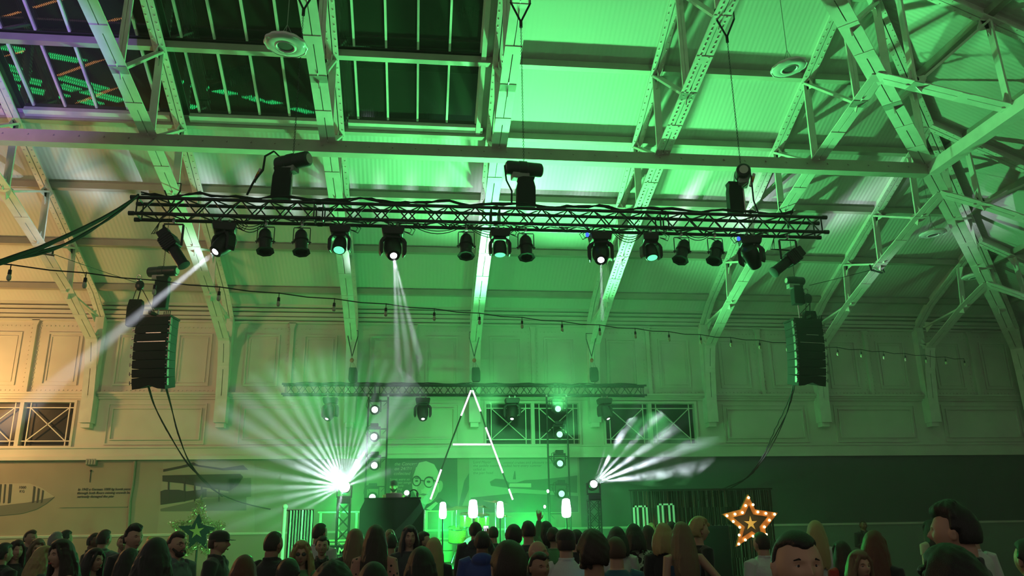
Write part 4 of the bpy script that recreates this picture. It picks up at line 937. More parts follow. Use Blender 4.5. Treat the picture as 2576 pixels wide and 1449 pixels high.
o = mb.build('tinsel', mat('black_tinsel', (.03, .02, .02), .25, .6), t); o['kind'] = 'stuff'
o = mg.build('bright_tinsel', mat('glint_tinsel', (.35, .28, .22), .2, .9), t); o['kind'] = 'stuff'
def star_poly(tips, inner): return [q for pr in zip(tips, inner) for q in pr]
def c3(x, y): return (1300+x/3.68, 1100+y/3.68)
YS = 18.9
tips = [c3(2137, 528), c3(2415, 700), c3(2335, 1020), c3(2028, 1015), c3(1900, 712)]
inner = [c3(2203, 668), c3(2296, 850), c3(2180, 915), c3(2075, 852), c3(2070, 668)]
pc_ = at(1888, 1314, YS); t = thing('marquee_star', 'star outlined with glowing warm bulbs in front of the black strip curtain', 'star light', (pc_.x, YS, 0))
def W2(p, Y=YS): q = at(p[0], p[1], Y); return Vector((q.x-pc_.x, 0, q.z))
P = [W2(p) for p in star_poly(tips, inner)]; c_ = sum(P, Vector())/10
M['star_wood'] = mat('orange_brown_rim', (.40, .16, .04), .6); M['gold'] = mat('gold_paint', (.55, .45, .18), .4, .3)
rim = MB(); Q = [c_+(p-c_)*.62 for p in P]; n = 10; vs = [(p.x, -.02, p.z) for p in P]+[(q.x, -.02, q.z) for q in Q]+[(p.x, .06, p.z) for p in P]+[(q.x, .06, q.z) for q in Q]
fs = []
for i in range(n):
    j = (i+1) % n; fs += [(i, j, n+j, n+i), (2*n+i, 3*n+i, 3*n+j, 2*n+j), (i, 2*n+i, 2*n+j, j), (n+i, n+j, 3*n+j, 3*n+i)]
rim.add(vs, fs).build('rim', M['star_wood'], t)
MB().prism([(q.x, q.z) for q in Q], .03, Matrix.Translation((0, .01, 0))).build('dark_centre', mat('dark_star_centre', (.02, .015, .01), .6), t)
cs = W2(c3(2163, 797)); sp = []
for i in range(10): a0 = R(90-36*i); r_ = .17 if i % 2 == 0 else .06; sp.append((cs.x+r_*math.cos(a0), cs.z+r_*math.sin(a0)))
MB().prism(sp, .02, Matrix.Translation((0, -.025, 0))).build('small_gold_star', M['gold'], t)
M['bulb_on'] = emat('warm_bulb', (1.0, .62, .22), 9)
for bxy in ((2137, 560), (2178, 625), (2110, 633), (2080, 697), (2223, 692), (2012, 712), (2297, 705), (1938, 727), (2378, 713), (1996, 780), (2330, 768), (2055, 833), (2283, 830), (2050, 905), (2178, 915), (2107, 950), (2047, 988), (2245, 950), (2300, 900), (2310, 985)):
    q = W2(c3(*bxy)); MB().ball((q.x, -.06, q.z), .030, 12, 8).build('bulb', M['bulb_on'], t, smooth=True)
MB().tube([(c_.x, .08, 0), (c_.x, .08, c_.z)], .02, 8).box((c_.x-.3, -.1, 0), (c_.x+.3, .3, .03)).build('stand', M['black'], t)
lamp('POINT', (pc_.x, YS-.45, c_.z), 9, (1, .55, .2), size=.3)
# left star
YS2 = 17.5; pc2 = at(495, 1322, YS2); t = thing('dark_star', 'dark star with a small gold star and tinsel garland, in front of the building picture', 'star decoration', (pc2.x, YS2, 0))
def c2s(x, y): return (380+x/5.99, 1140+y/5.99)
tips = [c2s(722, 905), c2s(975, 1125), c2s(830, 1440), c2s(560, 1440), c2s(405, 1100)]; inner = [c2s(775, 1075), c2s(830, 1225), c2s(695, 1330), c2s(570, 1240), c2s(620, 1085)]
def W3(p): q = at(p[0], p[1], YS2); return Vector((q.x-pc2.x, 0, q.z))
P = [W3(p) for p in star_poly(tips, inner)]; c_ = sum(P, Vector())/10
MB().prism([(p.x, p.z) for p in P], .05).build('star_board', mat('dark_teal_board', (.012, .04, .045), .5), t)
sp = []; cs = W3(c2s(688, 1175))
for i in range(10): a0 = R(90-36*i+6); r_ = .155 if i % 2 == 0 else .055; sp.append((cs.x+r_*math.cos(a0), cs.z+r_*math.sin(a0)))
MB().prism(sp, .02, Matrix.Translation((0, -.02, 0))).build('small_gold_star', M['gold'], t)
gm = MB(); rr = random.Random(5); O = [c_+(p-c_)*((1.95 if i == 0 else 1.55) if i % 2 == 0 else 1.75) for i, p in enumerate(P)]
for i in range(10):
    a0, b0 = O[i], O[(i+1) % 10]; a1, b1 = P[i], P[(i+1) % 10]
    for k in range(260):
        f = rr.random(); g_ = rr.uniform(.1, 1.0); q = a1.lerp(b1, f).lerp(a0.lerp(b0, f), g_)+Vector((rr.uniform(-.03, .03), rr.uniform(-.01, .07), rr.uniform(-.03, .03))); s_ = .024
        d1_ = Vector((rr.uniform(-1, 1), rr.uniform(-.6, .6), rr.uniform(-1, 1)))*s_*1.8; d2_ = Vector((rr.uniform(-1, 1), rr.uniform(-.5, .5), rr.uniform(-1, 1)))*s_*.6
        gm.add([q, q+d1_, q+d1_+d2_, q+d2_], [(0, 1, 2, 3)])
o = gm.build('tinsel_garland', mat('gold_tinsel', (.5, .45, .22), .3, .5), t); o['kind'] = 'stuff'
MB().tube([(c_.x, .08, 0), (c_.x, .08, c_.z)], .02, 8).box((c_.x-.3, -.1, 0), (c_.x+.3, .3, .03)).build('stand', M['black'], t)
# clear upright frames catching the green light
M['frame_glow'] = mat('polished_white_edge', (.85, .9, .85), .15, .2)
for i, (x0, x1, y0, lb) in enumerate(((1594, 1626, 1272, 'polished upright frame catching green light, left of the brighter one'), (1655, 1693, 1267, 'brightest polished upright frame, between stage and strip curtain'))):
    Y = 18.0; a_, b_ = at(x0, y0, Y), at(x1, y0, Y); t = thing('glass_frame', lb, 'frame', (a_.x, Y, 0), group='polished frames beside the stage'); L = b_.x-a_.x; h = a_.z
    for x in (0, L*.28, L*.72, L): MB().box((x-.018, -.02, 0), (x+.018, .02, h)).build('upright', M['frame_glow'], t)
    MB().box((-.018, -.02, h-.036), (L+.018, .02, h)).build('top_edge', M['frame_glow'], t); MB().box((-.25 if False else -.05, -.2, 0), (L+.05, .2, .02)).build('base', M['black'], t)
lamp('SPOT', (at(1640, 1270, 17).x-1.2, 15.6, 2.4), 300, GREEN, (at(1660, 1270, 18).x, 18.0, 1.9), 40, .6, .04)  # local green lamp added to light the frames, no fixture built
# dark loudspeaker stack right of the frames
p = at(1795, 1322, 18.3); t = thing('speaker_cabinet', 'dark blue-black cabinet standing below the strip curtain, left of the lit star', 'loudspeaker', (p.x, 18.2, 0)); 
MB().box((-.32, 0, 0), (.32, .5, p.z)).build('cabinet', mat('navy_black', (.012, .014, .022), .6), t, bevel=.015); MB().box((-.28, -.012, .1), (.28, 0, p.z-.06)).build('grille', M['black_matt'], t)
# green glow over the stage floor
SGREEN = (.02, 1.0, .14)
lamp('POINT', (at(1330, 1300, 18.4).x, 18.4, SZ+.7), 270, SGREEN, size=.15)
lamp('POINT', (at(1120, 1300, 18.6).x, 18.4, SZ+.8), 170, SGREEN, size=.15)
lamp('POINT', (at(850, 1300, 19).x, 19.6, SZ+1.4), 130, SGREEN, size=.2)

# added narrow green spots without fixtures, brightening two heads in the crowd
for px, py, D_, pw in ((760, 1392, 8.45, 900), (1757, 1330, 8.7, 900)):
    q = at(px, py, D_); lamp('SPOT', (q.x+(-.6 if px < 1000 else -1.2), 16.2, 3.2), pw, SGREEN, tuple(q), 9, .7, .05)

# unseen floor light strips added beyond the left edge for the skylight to mirror
gn = Vector((0, -CB, -1)).normalized()
def mirrored(px, py):
    d = ray(px, py).normalized(); t_ = (7.55+CB*YW-CAM.z)/(d.z+CB*d.y); P = CAM+d*t_; r_ = d-2*d.dot(gn)*gn; return P+r_*((.06-P.z)/r_.z)
M['strip_green'] = emat('green_light_strip', (.03, 1.0, .22), 13); M['strip_amber'] = emat('amber_light_strip', (1.0, .38, .12), 7)
for L_, mt, w, lb, g_ in ((((0, 118, 205, 155), (0, 165, 65, 183), (0, 187, 115, 213), (150, 195, 262, 226), (145, 215, 192, 228), (210, 230, 307, 255), (0, 212, 165, 245), (205, 253, 250, 264), (432, 203, 587, 238), (618, 243, 655, 255), (672, 255, 782, 285), (447, 263, 510, 275)), 'strip_green', .065, 'unseen green light strip added on the floor at left, mirrored in the dark skylight', 'added green light strips mirrored in the skylight'),
                          (((0, 45, 148, 0), (20, 140, 80, 122), (138, 193, 250, 152), (243, 65, 303, 45), (200, 258, 285, 223)), 'strip_amber', .035, 'unseen amber light strip added on the floor at left, mirrored in the dark skylight', 'added amber light strips mirrored in the skylight')):
    for x0, y0, x1, y1 in L_:
        a_, b_ = mirrored(x0, y0), mirrored(x1, y1); o = MB().bar(a_-a_, b_-a_, w, .02).build('added_light_strip', M[mt], label=lb, cat='light strip', group=g_); o.location = a_-Vector((0, 0, .045))
# ================================================================ people
def loft(mb, rings, n=22):
    vs = []
    for cx, cy_, cz_, rx_, ry_ in rings:
        for k in range(n):
            t_ = 2*math.pi*k/n; vs.append((cx+rx_*math.cos(t_), cy_+ry_*math.sin(t_), cz_))
    fs = [(i*n+k, i*n+(k+1) % n, (i+1)*n+(k+1) % n, (i+1)*n+k) for i in range(len(rings)-1) for k in range(n)]
    fs.append(tuple(range(n-1, -1, -1))); fs.append(tuple((len(rings)-1)*n+k for k in range(n)))
    return mb.add(vs, fs)
def fuse(mb, name, voxel, smooth=2):
    """grow one continuous skin over the overlapping volumes"""
    me = bpy.data.meshes.new('tmp'); me.from_pydata(mb.v, [], mb.f); me.validate(); o = bpy.data.objects.new('tmp', me); col.objects.link(o)
    r = o.modifiers.new('r', 'REMESH'); r.mode = 'VOXEL'; r.voxel_size = voxel; r.use_smooth_shade = True
    if smooth: s_ = o.modifiers.new('s', 'SMOOTH'); s_.iterations = smooth; s_.factor = .5
    dg = bpy.context.evaluated_depsgraph_get(); out = bpy.data.meshes.new_from_object(o.evaluated_get(dg)); out.name = name
    bpy.data.objects.remove(o); bpy.data.meshes.remove(me)
    for p in out.polygons: p.use_smooth = True
    return out
HC = 1.632                          # height of the head's centre on a 1.75 m body
def gs(x, y, x0, y0, sx, sy): return math.exp(-((x-x0)/sx)**2-((y-y0)/sy)**2)
def head(mb, fem):
    n, m_ = 48, 40; W, Dp, Hh = (.075, .096, .116) if fem else (.081, .099, .118); c = Vector((0, -.008, HC)); vs = []
    for j in range(m_+1):
        el = math.pi*(j/m_-.5)
        for k in range(n):
            az = 2*math.pi*k/n; x, y, z = math.cos(el)*math.sin(az), -math.cos(el)*math.cos(az), math.sin(el)
            lo_ = max(0, -z); w = 1-(.30 if fem else .22)*lo_**1.5*(1 if y < .3 else .6); dy = 1-.10*lo_
            if y > .2 and z < -.3: dy *= 1-.35*(-z-.3)
            px, py, pz = x*W*w, y*Dp*dy, z*Hh
            if y < 0:
                f = min(1, -y*1.6)
                py -= f*(.026*gs(px, pz, 0, -.022, .011, .020)+.012*gs(px, pz, 0, .0, .008, .022)+.006*gs(px, pz, 0, .030, .045, .010)+.009*gs(px, pz, 0, -.062, .024, .010)+.013*gs(px, pz, 0, -.098, .024, .018)+.004*gs(abs(px), pz, .038, -.028, .02, .02))
                py += f*(.013*gs(abs(px), pz, .030, .010, .015, .011)+.005*gs(px, pz, 0, -.080, .022, .006)+.003*gs(px, pz, 0, -.062, .02, .0025))
            vs.append(c+Vector((px, py, pz)))
    fs = [(j*n+k, j*n+(k+1) % n, (j+1)*n+(k+1) % n, (j+1)*n+k) for j in range(m_) for k in range(n)]
    mb.add(vs, fs)
    for s_ in (-1, 1):
        mb.ball((s_*(W+.002), .008, HC-.008), (.009, .018, .031), 12, 10); mb.ball((s_*(W+.008), .014, HC+.006), (.006, .012, .018), 10, 8)
ARMS = {'stand': (((.185, .01, 1.415), (.245, .03, 1.13), (.252, -.05, .88), (0, -.25, -1)),)*2,
        'fold': (((.185, .01, 1.415), (.235, .00, 1.14), (.10, -.21, 1.13), (-1, -.3, .1)),)*2,
        'forward': (((.185, .01, 1.415), (.225, -.03, 1.14), (.15, -.27, 1.08), (-.2, -1, -.1)),)*2,
        'hip': (((.185, .01, 1.415), (.38, .09, 1.20), (.21, .02, 1.03), (-.8, -.3, -.4)), ((.185, .01, 1.415), (.245, .03, 1.13), (.252, -.05, .88), (0, -.25, -1))),
        'phone': (((.185, .01, 1.415), (.27, -.16, 1.30), (.18, -.30, 1.54), (0, -.15, 1)), ((.185, .01, 1.415), (.245, .03, 1.13), (.252, -.05, .88), (0, -.25, -1))),
        'raise': (((.185, .01, 1.415), (.245, .03, 1.13), (.252, -.05, .88), (0, -.25, -1)), ((.185, .01, 1.415), (.26, -.08, 1.64), (.20, -.14, 1.88), (0, -.1, 1)))}
def arm_pts(pose, s_, fem):
    a = ARMS[pose][0 if s_ < 0 else 1]; k = .90 if fem else 1.0
    P = [Vector((p[0]*s_*k, p[1], p[2])) for p in a[:3]]; d = Vector((a[3][0]*s_, a[3][1], a[3][2])).normalized(); return P, d
def hand(mb, w, d, s_, curl=.35, fem=False):
    """palm, four bent fingers of different length and a thumb from the side of the palm"""
    q = 1.0 if not fem else .92; up = Vector((0, -1, 0)) if abs(d.z) > .6 else Vector((0, 0, -1))
    side = d.cross(up).normalized(); nrm = side.cross(d).normalized(); 
    if side.x*s_ < 0 and abs(d.z) > .6: side = -side
    pc_ = w+d*.045*q
    for a_, b_ in ((.0, .030), (.025, .034), (.05, .036), (.075, .034)):
        for u in (-.022, -.008, .008, .022): mb.ball(w+d*(a_*q)+side*(u*q*(.7+a_*5)), .0145*q, 8, 6)
    for i, (u, L) in enumerate(((-.033, .060), (-.011, .074), (.012, .080), (.034, .072))):
        b0 = w+d*.085*q+side*u*q; p1 = b0+(d+side*u*3).normalized()*L*.42*q; d2 = (d*math.cos(curl)+nrm*math.sin(curl)+side*u*3).normalized(); p2 = p1+d2*L*.33*q; d3 = (d*math.cos(2*curl)+nrm*math.sin(2*curl)+side*u*3).normalized()
        mb.tube([b0-d*.02, b0, p1, p2, p2+d3*L*.28*q], [.0095*q, .0095*q, .0085*q, .0078*q, .0062*q], 8)
    t0 = w+d*.022*q+(-side)*.020*q; t1 = t0+(d*.5-side*1.0+nrm*.3).normalized()*.034*q; t2 = t1+(d*.95-side*.5+nrm*.4).normalized()*.030*q
    mb.tube([w+d*.01, t0, t1, t2, t2+(d-side*.1+nrm*.3).normalized()*.018*q], [.014*q, .013*q, .0105*q, .0092*q, .0065*q], 8)
def torso_rings(fem, inf=0, z0=.80, z1=1.60):
    if fem: r = [(.80, .155, .115), (.90, .170, .125), (.98, .160, .118), (1.08, .125, .095), (1.18, .135, .110), (1.27, .150, .130), (1.35, .160, .108), (1.42, .140, .080), (1.455, .075, .062), (1.49, .050, .053), (1.56, .048, .052)]
    else: r = [(.80, .155, .115), (.92, .168, .120), (1.02, .158, .112), (1.12, .160, .112), (1.24, .180, .125), (1.34, .190, .118), (1.41, .170, .090), (1.45, .100, .074), (1.49, .066, .067), (1.56, .063, .067)]
    return [(0, .012 if z < 1.4 else .018, z, a+inf, b+inf) for z, a, b in r if z0 <= z <= z1]
def body_mesh(fem, pose):
    mb = MB(); head(mb, fem); loft(mb, torso_rings(fem)+[(0, .01, 1.60, .05, .055)]); k = .9 if fem else 1
    for s_ in (-1, 1):
        P, d = arm_pts(pose, s_, fem); sh, el, wr = P
        mb.tube([sh+Vector((-s_*.05, 0, .005)), sh, sh.lerp(el, .4), el, el.lerp(wr, .35), wr.lerp(el, .12), wr+d*.01], [.052*k, .060*k, .050*k, .041*k, .042*k, .029*k, .026*k], 14)
        hand(mb, wr, d, s_, .3, fem); h_ = .088*s_
        loft(mb, [(h_, .01, .86, .082, .098), (h_, .01, .72, .084, .092), (h_, .005, .56, .064, .068), (h_, .0, .47, .055, .060), (h_, .015, .36, .056, .062), (h_, .015, .22, .042, .046), (h_, .01, .10, .032, .040), (h_, .0, .05, .036, .05)])
        mb.tube([(h_, .045, .045), (h_, -.02, .055), (h_*1.08, -.09, .035), (h_*1.12, -.16, .022)], [.034, .042, .036, .022], 12)
    return fuse(mb, 'person_body', .0058, 1)
def top_mesh(fem, pose, sleeve=1.0, hem=.86, inf=.014, collar=0, hood=False, strap=False, vneck=False):
    mb = MB(); zt = 1.475 if not strap else 1.36; rings = torso_rings(fem, inf, hem, zt)
    loft(mb, [(0, .012, hem-.02, rings[0][3]+.004, rings[0][4]+.004)]+rings+([(0, .018, 1.478, .072+inf, .066+inf)] if not strap else []))
    k = .9 if fem else 1
    for s_ in (-1, 1):
        P, d = arm_pts(pose, s_, fem); sh, el, wr = P
        if strap: mb.tube([(s_*.085, -.085, 1.33), (s_*.085, -.05, 1.42), (s_*.08, .03, 1.45), (s_*.07, .10, 1.36)], .020, 10); continue
        full = [(sh+Vector((-s_*.06, 0, .008)), .058), (sh, .066), (sh.lerp(el, .45), .056), (el, .050), (el.lerp(wr, .4), .047), (el.lerp(wr, .93), .036)]
        if sleeve < 1: full = full[:3]
        mb.tube([p for p, _ in full], [r*k+inf*.75 for _, r in full], 14)
        if collar: mb.tube([(s_*.012, -.088, 1.435), (s_*.05, -.055, 1.485), (s_*.066, .02, 1.505), (s_*.03, .085, 1.50), (0, .09, 1.50)], collar, 8)
        if vneck: mb.bar((s_*.02, -.128, 1.20), (s_*.07, -.082, 1.46), .045, .02, (0, -1, 0))
    if hood: mb.ball((0, .10, 1.46), (.12, .07, .075), 16, 10)
    return fuse(mb, 'clothes', .0095, 2)
def trouser_mesh():
    mb = MB(); loft(mb, [(0, .012, .78, .16, .118), (0, .012, .90, .180, .134), (0, .012, .98, .172, .128)])
    for s_ in (-1, 1): h_ = .090*s_; loft(mb, [(h_, .01, .86, .090, .108), (h_, .01, .70, .094, .102), (h_, .005, .48, .074, .080), (h_, .01, .25, .068, .074), (h_, .01, .09, .066, .072), (h_, .01, .06, .066, .072)])
    for s_ in (-1, 1): mb.tube([(.09*s_, .06, .04), (.09*s_, -.02, .045), (.10*s_, -.17, .035)], [.045, .048, .040], 12)
    return fuse(mb, 'trousers', .012, 2)
def skirt_mesh():
    mb = MB(); loft(mb, [(0, .012, .42, .24, .20), (0, .012, .55, .225, .185), (0, .012, .75, .20, .155), (0, .012, .90, .185, .14), (0, .012, 1.02, .145, .11)]); return fuse(mb, 'skirt', .012, 2)
def hair_mesh(style):
    mb = MB(); c = Vector((0, -.008, HC)); n, m_ = 56, 36; rr = random.Random(style)
    T = {'short': .016, 'crop': .006, 'quiff': .018, 'curly': .030, 'long': .022, 'bob': .026, 'wavy': .030, 'bun': .012, 'updo': .022, 'bald': 0}[style]
    long_ = style in ('long', 'bob', 'wavy')
    vs = []
    for j in range(m_+1):
        el = math.pi*(j/m_-.5)
        for k in range(n):
            az = 2*math.pi*k/n; x, y, z = math.cos(el)*math.sin(az), -math.cos(el)*math.cos(az), math.sin(el)
            s1 = 9 if y >= .12 else z-((.50+.25*abs(x))-(.75*max(0, abs(x)-.62) if not long_ else 0))+max(0, y)*6
            nz = -.12 if not long_ else -.6
            s3 = z-nz if y <= .2 else max(z-nz, z+.50)
            s2 = 9 if (abs(x) <= .5 or long_) else max(z, (y-.35)*1.2, (.5-abs(x))*1.5)
            f = max(0, min(1, (min(s1, s2, s3)+.02)/(.16 if style not in ('crop',) else .08))); f = f*f*(3-2*f)
            q = 1+(T+.004)/.09
            if style == 'curly': q += .10*math.sin(az*9+el*7)*math.cos(el*11)*.4
            if style == 'quiff' and z > .45 and y < .3: q += .11+.05*math.sin(az*13+el*5)
            if style in ('long', 'wavy', 'bob'): q += .012*math.sin(az*22)
            q = .86+(q-.86)*f
            vs.append(c+Vector((x*.083*q, y*.099*q*(1 if y < 0 else 1.04), z*.117*q)))
    mb.add(vs, [(j*n+k, j*n+(k+1) % n, (j+1)*n+(k+1) % n, (j+1)*n+k) for j in range(m_) for k in range(n)])
    if long_:
        zb = {'long': 1.22, 'bob': 1.46, 'wavy': 1.28}[style]; wob = .012 if style == 'wavy' else .004
        for i in range(34):
            a_ = R(-118+236*i/33); x0, y0 = math.sin(a_)*.088, math.cos(a_)*.096; pts = []; 
            for k in range(8):
                f = k/7; z = HC+.07-(HC+.07-zb)*f; sp = (.74, .93, 1, 1, 1, 1, 1, 1)[k]+.42*min(1, f*1.5)+(.25 if style == 'wavy' else 0)*f; ph = rr.uniform(0, 6)
                pts.append((x0*sp+wob*math.sin(f*9+ph), y0*sp*(1.0 if y0 > 0 else .75)+.012+.035*f+wob*math.cos(f*8+ph), z+rr.uniform(-.02, .02)*f))
            mb.tube(pts, [.020, .022, .023, .023, .022, .020, .017, .009], 7)
        for s_ in (-1, 1): mb.tube([(s_*.03, -.070, HC+.105), (s_*.066, -.072, HC+.05), (s_*.084, -.045, HC-.03), (s_*.092, -.040, HC-.12), (s_*.10, -.05, zb+.04)], [.016, .018, .018, .018, .010], 8)
    if style == 'curly':
        for i in range(90):
            az, el = rr.uniform(0, 6.28), rr.uniform(.0, 1.5); x, y, z = math.cos(el)*math.sin(az), -math.cos(el)*math.cos(az), math.sin(el)
            if y < 0 and z < .45: continue
            mb.ball(c+Vector((x*.093, y*.112, z*.138)), rr.uniform(.014, .024), 8, 6)
        for i in range(30): az = rr.uniform(1.9, 4.4); mb.ball(c+Vector((math.sin(az)*.085, -math.cos(az)*.10, rr.uniform(-.08, .02))), rr.uniform(.014, .022), 8, 6)
    if style in ('bun', 'updo'): mb.ball(c+Vector((0, .10, .055 if style == 'bun' else .02)), (.045, .04, .042), 14, 10)
    return fuse(mb, 'hair', .0075 if style != 'crop' else .006, 1)
_cache = {}
def get(key, fn, *a):
    if key not in _cache: _cache[key] = fn(*a)
    return _cache[key]
def hair_mat(name, c, spec=.5):
    m = mat(name, c, .42, spec=spec); nt = m.node_tree; b = nt.nodes['Principled BSDF']; tc = nt.nodes['Texture Coordinate']
    n = nt.nodes.new('ShaderNodeTexNoise'); mp = nt.nodes.new('ShaderNodeMapping'); mp.inputs['Scale'].default_value = (90, 90, 7); nt.links.new(tc.outputs['Object'], mp.inputs[0]); nt.links.new(mp.outputs[0], n.inputs['Vector'])
    p = nt.nodes.new('ShaderNodeBump'); p.inputs['Strength'].default_value = .6; p.inputs['Distance'].default_value = .012; nt.links.new(n.outputs['Fac'], p.inputs['Height']); nt.links.new(p.outputs[0], b.inputs['Normal']); return m
HM = {'black': hair_mat('black_hair', (.010, .008, .007)), 'dark': hair_mat('dark_brown_hair', (.025, .014, .009)), 'brown': hair_mat('brown_hair', (.07, .035, .018)), 'auburn': hair_mat('auburn_hair', (.12, .035, .015)),
      'blonde': hair_mat('blonde_hair', (.42, .30, .13)), 'light': hair_mat('light_brown_hair', (.20, .13, .07)), 'grey': hair_mat('grey_hair', (.28, .27, .25))}
SKIN = {'fair': mat('fair_skin', (.52, .31, .22), .5), 'tan': mat('tan_skin', (.38, .21, .14), .5), 'brown': mat('brown_skin', (.18, .09, .055), .5)}
CL = {}
def cloth(name, c, pattern=None):
    if name in CL: return CL[name]
    m = mat(name, c, .85, sheen=.3, bump=(45, .25))
    if pattern:
        nt = m.node_tree; b = nt.nodes['Principled BSDF']; tc = nt.nodes['Texture Coordinate']; r = nt.nodes.new('ShaderNodeValToRGB'); r.color_ramp.interpolation = 'CONSTANT'
        if pattern == 'swirl': t = nt.nodes.new('ShaderNodeTexNoise'); t.inputs['Scale'].default_value = 11; t.inputs['Distortion'].default_value = 2.2; t.inputs['Detail'].default_value = 0; nt.links.new(t.outputs['Fac'], r.inputs[0]); th_, c0, c1 = .5, (.55, .60, .50, 1), (.01, .01, .01, 1)
        elif pattern == 'dots': t = nt.nodes.new('ShaderNodeTexVoronoi'); t.inputs['Scale'].default_value = 22; nt.links.new(t.outputs['Distance'], r.inputs[0]); th_, c0, c1 = .26, (.01, .01, .01, 1), (*c, 1)
        elif pattern == 'crumple': t = nt.nodes.new('ShaderNodeTexNoise'); t.inputs['Scale'].default_value = 24; nt.links.new(t.outputs['Fac'], r.inputs[0]); th_, c0, c1 = .5, (*c, 1), tuple(min(1, q*1.4) for q in c)+(1,)
        nt.links.new(tc.outputs['Object'], t.inputs['Vector']); r.color_ramp.elements[0].position = 0; r.color_ramp.elements[0].color = c0; r.color_ramp.elements[1].position = th_; r.color_ramp.elements[1].color = c1
        nt.links.new(r.outputs[0], b.inputs['Base Color'])
    CL[name] = m; return m
M['eye'] = mat('eye_white', (.55, .52, .5), .2); M['iris'] = mat('dark_iris', (.015, .010, .008), .15); M['lips'] = mat('lips', (.30, .09, .08), .4); M['lips_red'] = mat('red_lips', (.45, .02, .03), .35)
def child(me, name, parent, mt, loc=(0, 0, 0)):
    o = bpy.data.objects.new(name, me); col.objects.link(o); o.parent = parent; o.location = loc
    if not me.materials: me.materials.append(mt)
    o.material_slots[0].link = 'OBJECT'; o.material_slots[0].material = mt; return o
def small(parent, name, mt, fn):
    mb = MB(); fn(mb); o = mb.build(name, mt, parent, smooth=True); return o
def person(px, ytop, hh, rot, fem, hair, hcol, top, tcol, label, pose='stand', skin='fair', face=False, bottom='dark', extra=(), pattern=None, red=False, scale=None, Y=None, floor=0, group='people in the crowd'):
    Y = Y or 505.0/hh; p = at(px, ytop, Y); hgt = p.z-floor; k = hgt/1.765
    if scale: k = scale
    o = child(get(('b', fem, pose), body_mesh, fem, pose), 'person', None, SKIN[skin], (p.x, p.y, floor)); o.scale = (k,)*3; o.rotation_euler = (0, 0, R(rot)); tag(o, label, 'person', group)
    if hair != 'bald': child(get(('h', hair), hair_mesh, hair), 'hair', o, HM[hcol])
    m_ = cloth('%s_%s' % (tcol[3], 'cloth'), tcol[:3], pattern)
    kw = {'shirt': dict(collar=.014), 'tee': dict(sleeve=.5), 'jacket': dict(inf=.024, collar=.020, vneck=True, hem=.80), 'hoodie': dict(inf=.028, hood=True, hem=.84), 'top': dict(), 'tank': dict(strap=True), 'dress': dict(sleeve=.5, hem=.95), 'strappy_dress': dict(strap=True, hem=.95)}[top]
    child(get(('t', fem, pose, top), lambda: top_mesh(fem, pose, **kw)), {'tee': 't_shirt', 'strappy_dress': 'dress'}.get(top, top), o, m_)
    if top == 'jacket': child(get(('t', fem, pose, 'inner'), lambda: top_mesh(fem, pose, sleeve=.5, inf=.012, collar=.013)), 'shirt', o, cloth('pale_shirt_cloth' if 'whiteshirt' in extra else 'black_shirt_cloth', (.55, .56, .55) if 'whiteshirt' in extra else (.012, .012, .014)))
    if 'dress' in top: child(get('skirt', skirt_mesh), 'skirt', o, m_)
    else: child(get('trousers', trouser_mesh), 'trousers', o, cloth('dark_trouser_cloth', (.012, .013, .018)))
    if face:
        for s_ in (-1, 1):
            small(o, 'eye', M['eye'], lambda mb: mb.ball((s_*.030, -.0815, HC+.009), (.0125, .0095, .0072), 12, 8))
            small(o, 'iris', M['iris'], lambda mb: mb.ball((s_*.030, -.0895, HC+.009), (.0055, .0025, .0055), 10, 6))
            small(o, 'eyebrow', HM[hcol], lambda mb: mb.tube([(s_*.016, -.0985, HC+.027), (s_*.030, -.0975, HC+.032), (s_*.046, -.087, HC+.027)], [.0035, .004, .002], 6))
            small(o, 'upper_eyelid', SKIN[skin], lambda mb: mb.tube([(s_*.018, -.088, HC+.012), (s_*.030, -.0915, HC+.017), (s_*.043, -.084, HC+.011)], [.0028, .0034, .0026], 6))
        small(o, 'lips', M['lips_red'] if red else M['lips'], lambda mb: (mb.tube([(-.022, -.098, HC-.064), (-.008, -.1095, HC-.060), (0, -.109, HC-.0615), (.008, -.1095, HC-.060), (.022, -.098, HC-.064)], [.002, .0042, .0036, .0042, .002], 8), mb.tube([(-.020, -.098, HC-.066), (0, -.109, HC-.0695), (.020, -.098, HC-.066)], [.002, .0052, .002], 8)))
    if 'beard' in extra: child(get('beard', lambda: fuse(MB().ball((0, -.062, HC-.088), (.052, .044, .034), 20, 14).tube([(-.066, -.03, HC-.03), (-.05, -.075, HC-.075), (0, -.088, HC-.098), (.05, -.075, HC-.075), (.066, -.03, HC-.03)], .016, 10).tube([(-.03, -.098, HC-.055), (0, -.108, HC-.049), (.03, -.098, HC-.055)], .006, 8), 'beard', .006, 1)), 'beard', o, HM[hcol])
    if 'glasses' in extra or 'sunglasses' in extra:
        fr = M['black']; g = MB()
        for s_ in (-1, 1): g.tube([(s_*.031+.022*math.cos(a_*.524), -.106, HC+.008+.017*math.sin(a_*.524)) for a_ in range(13)], .0022, 5); g.tube([(s_*.053, -.104, HC+.012), (s_*.080, .01, HC+.008)], .002, 5)
        g.tube([(-.009, -.110, HC+.012), (.009, -.110, HC+.012)], .002, 5); gg = g.build('glasses_frame', fr, o, smooth=True)
        if 'sunglasses' in extra:
            for s_ in (-1, 1): MB().ball((s_*.031, -.105, HC+.008), (.021, .002, .016), 14, 6).build('lens', mat('shiny_lens', (.05, .08, .06), .05, .5), o, smooth=True)
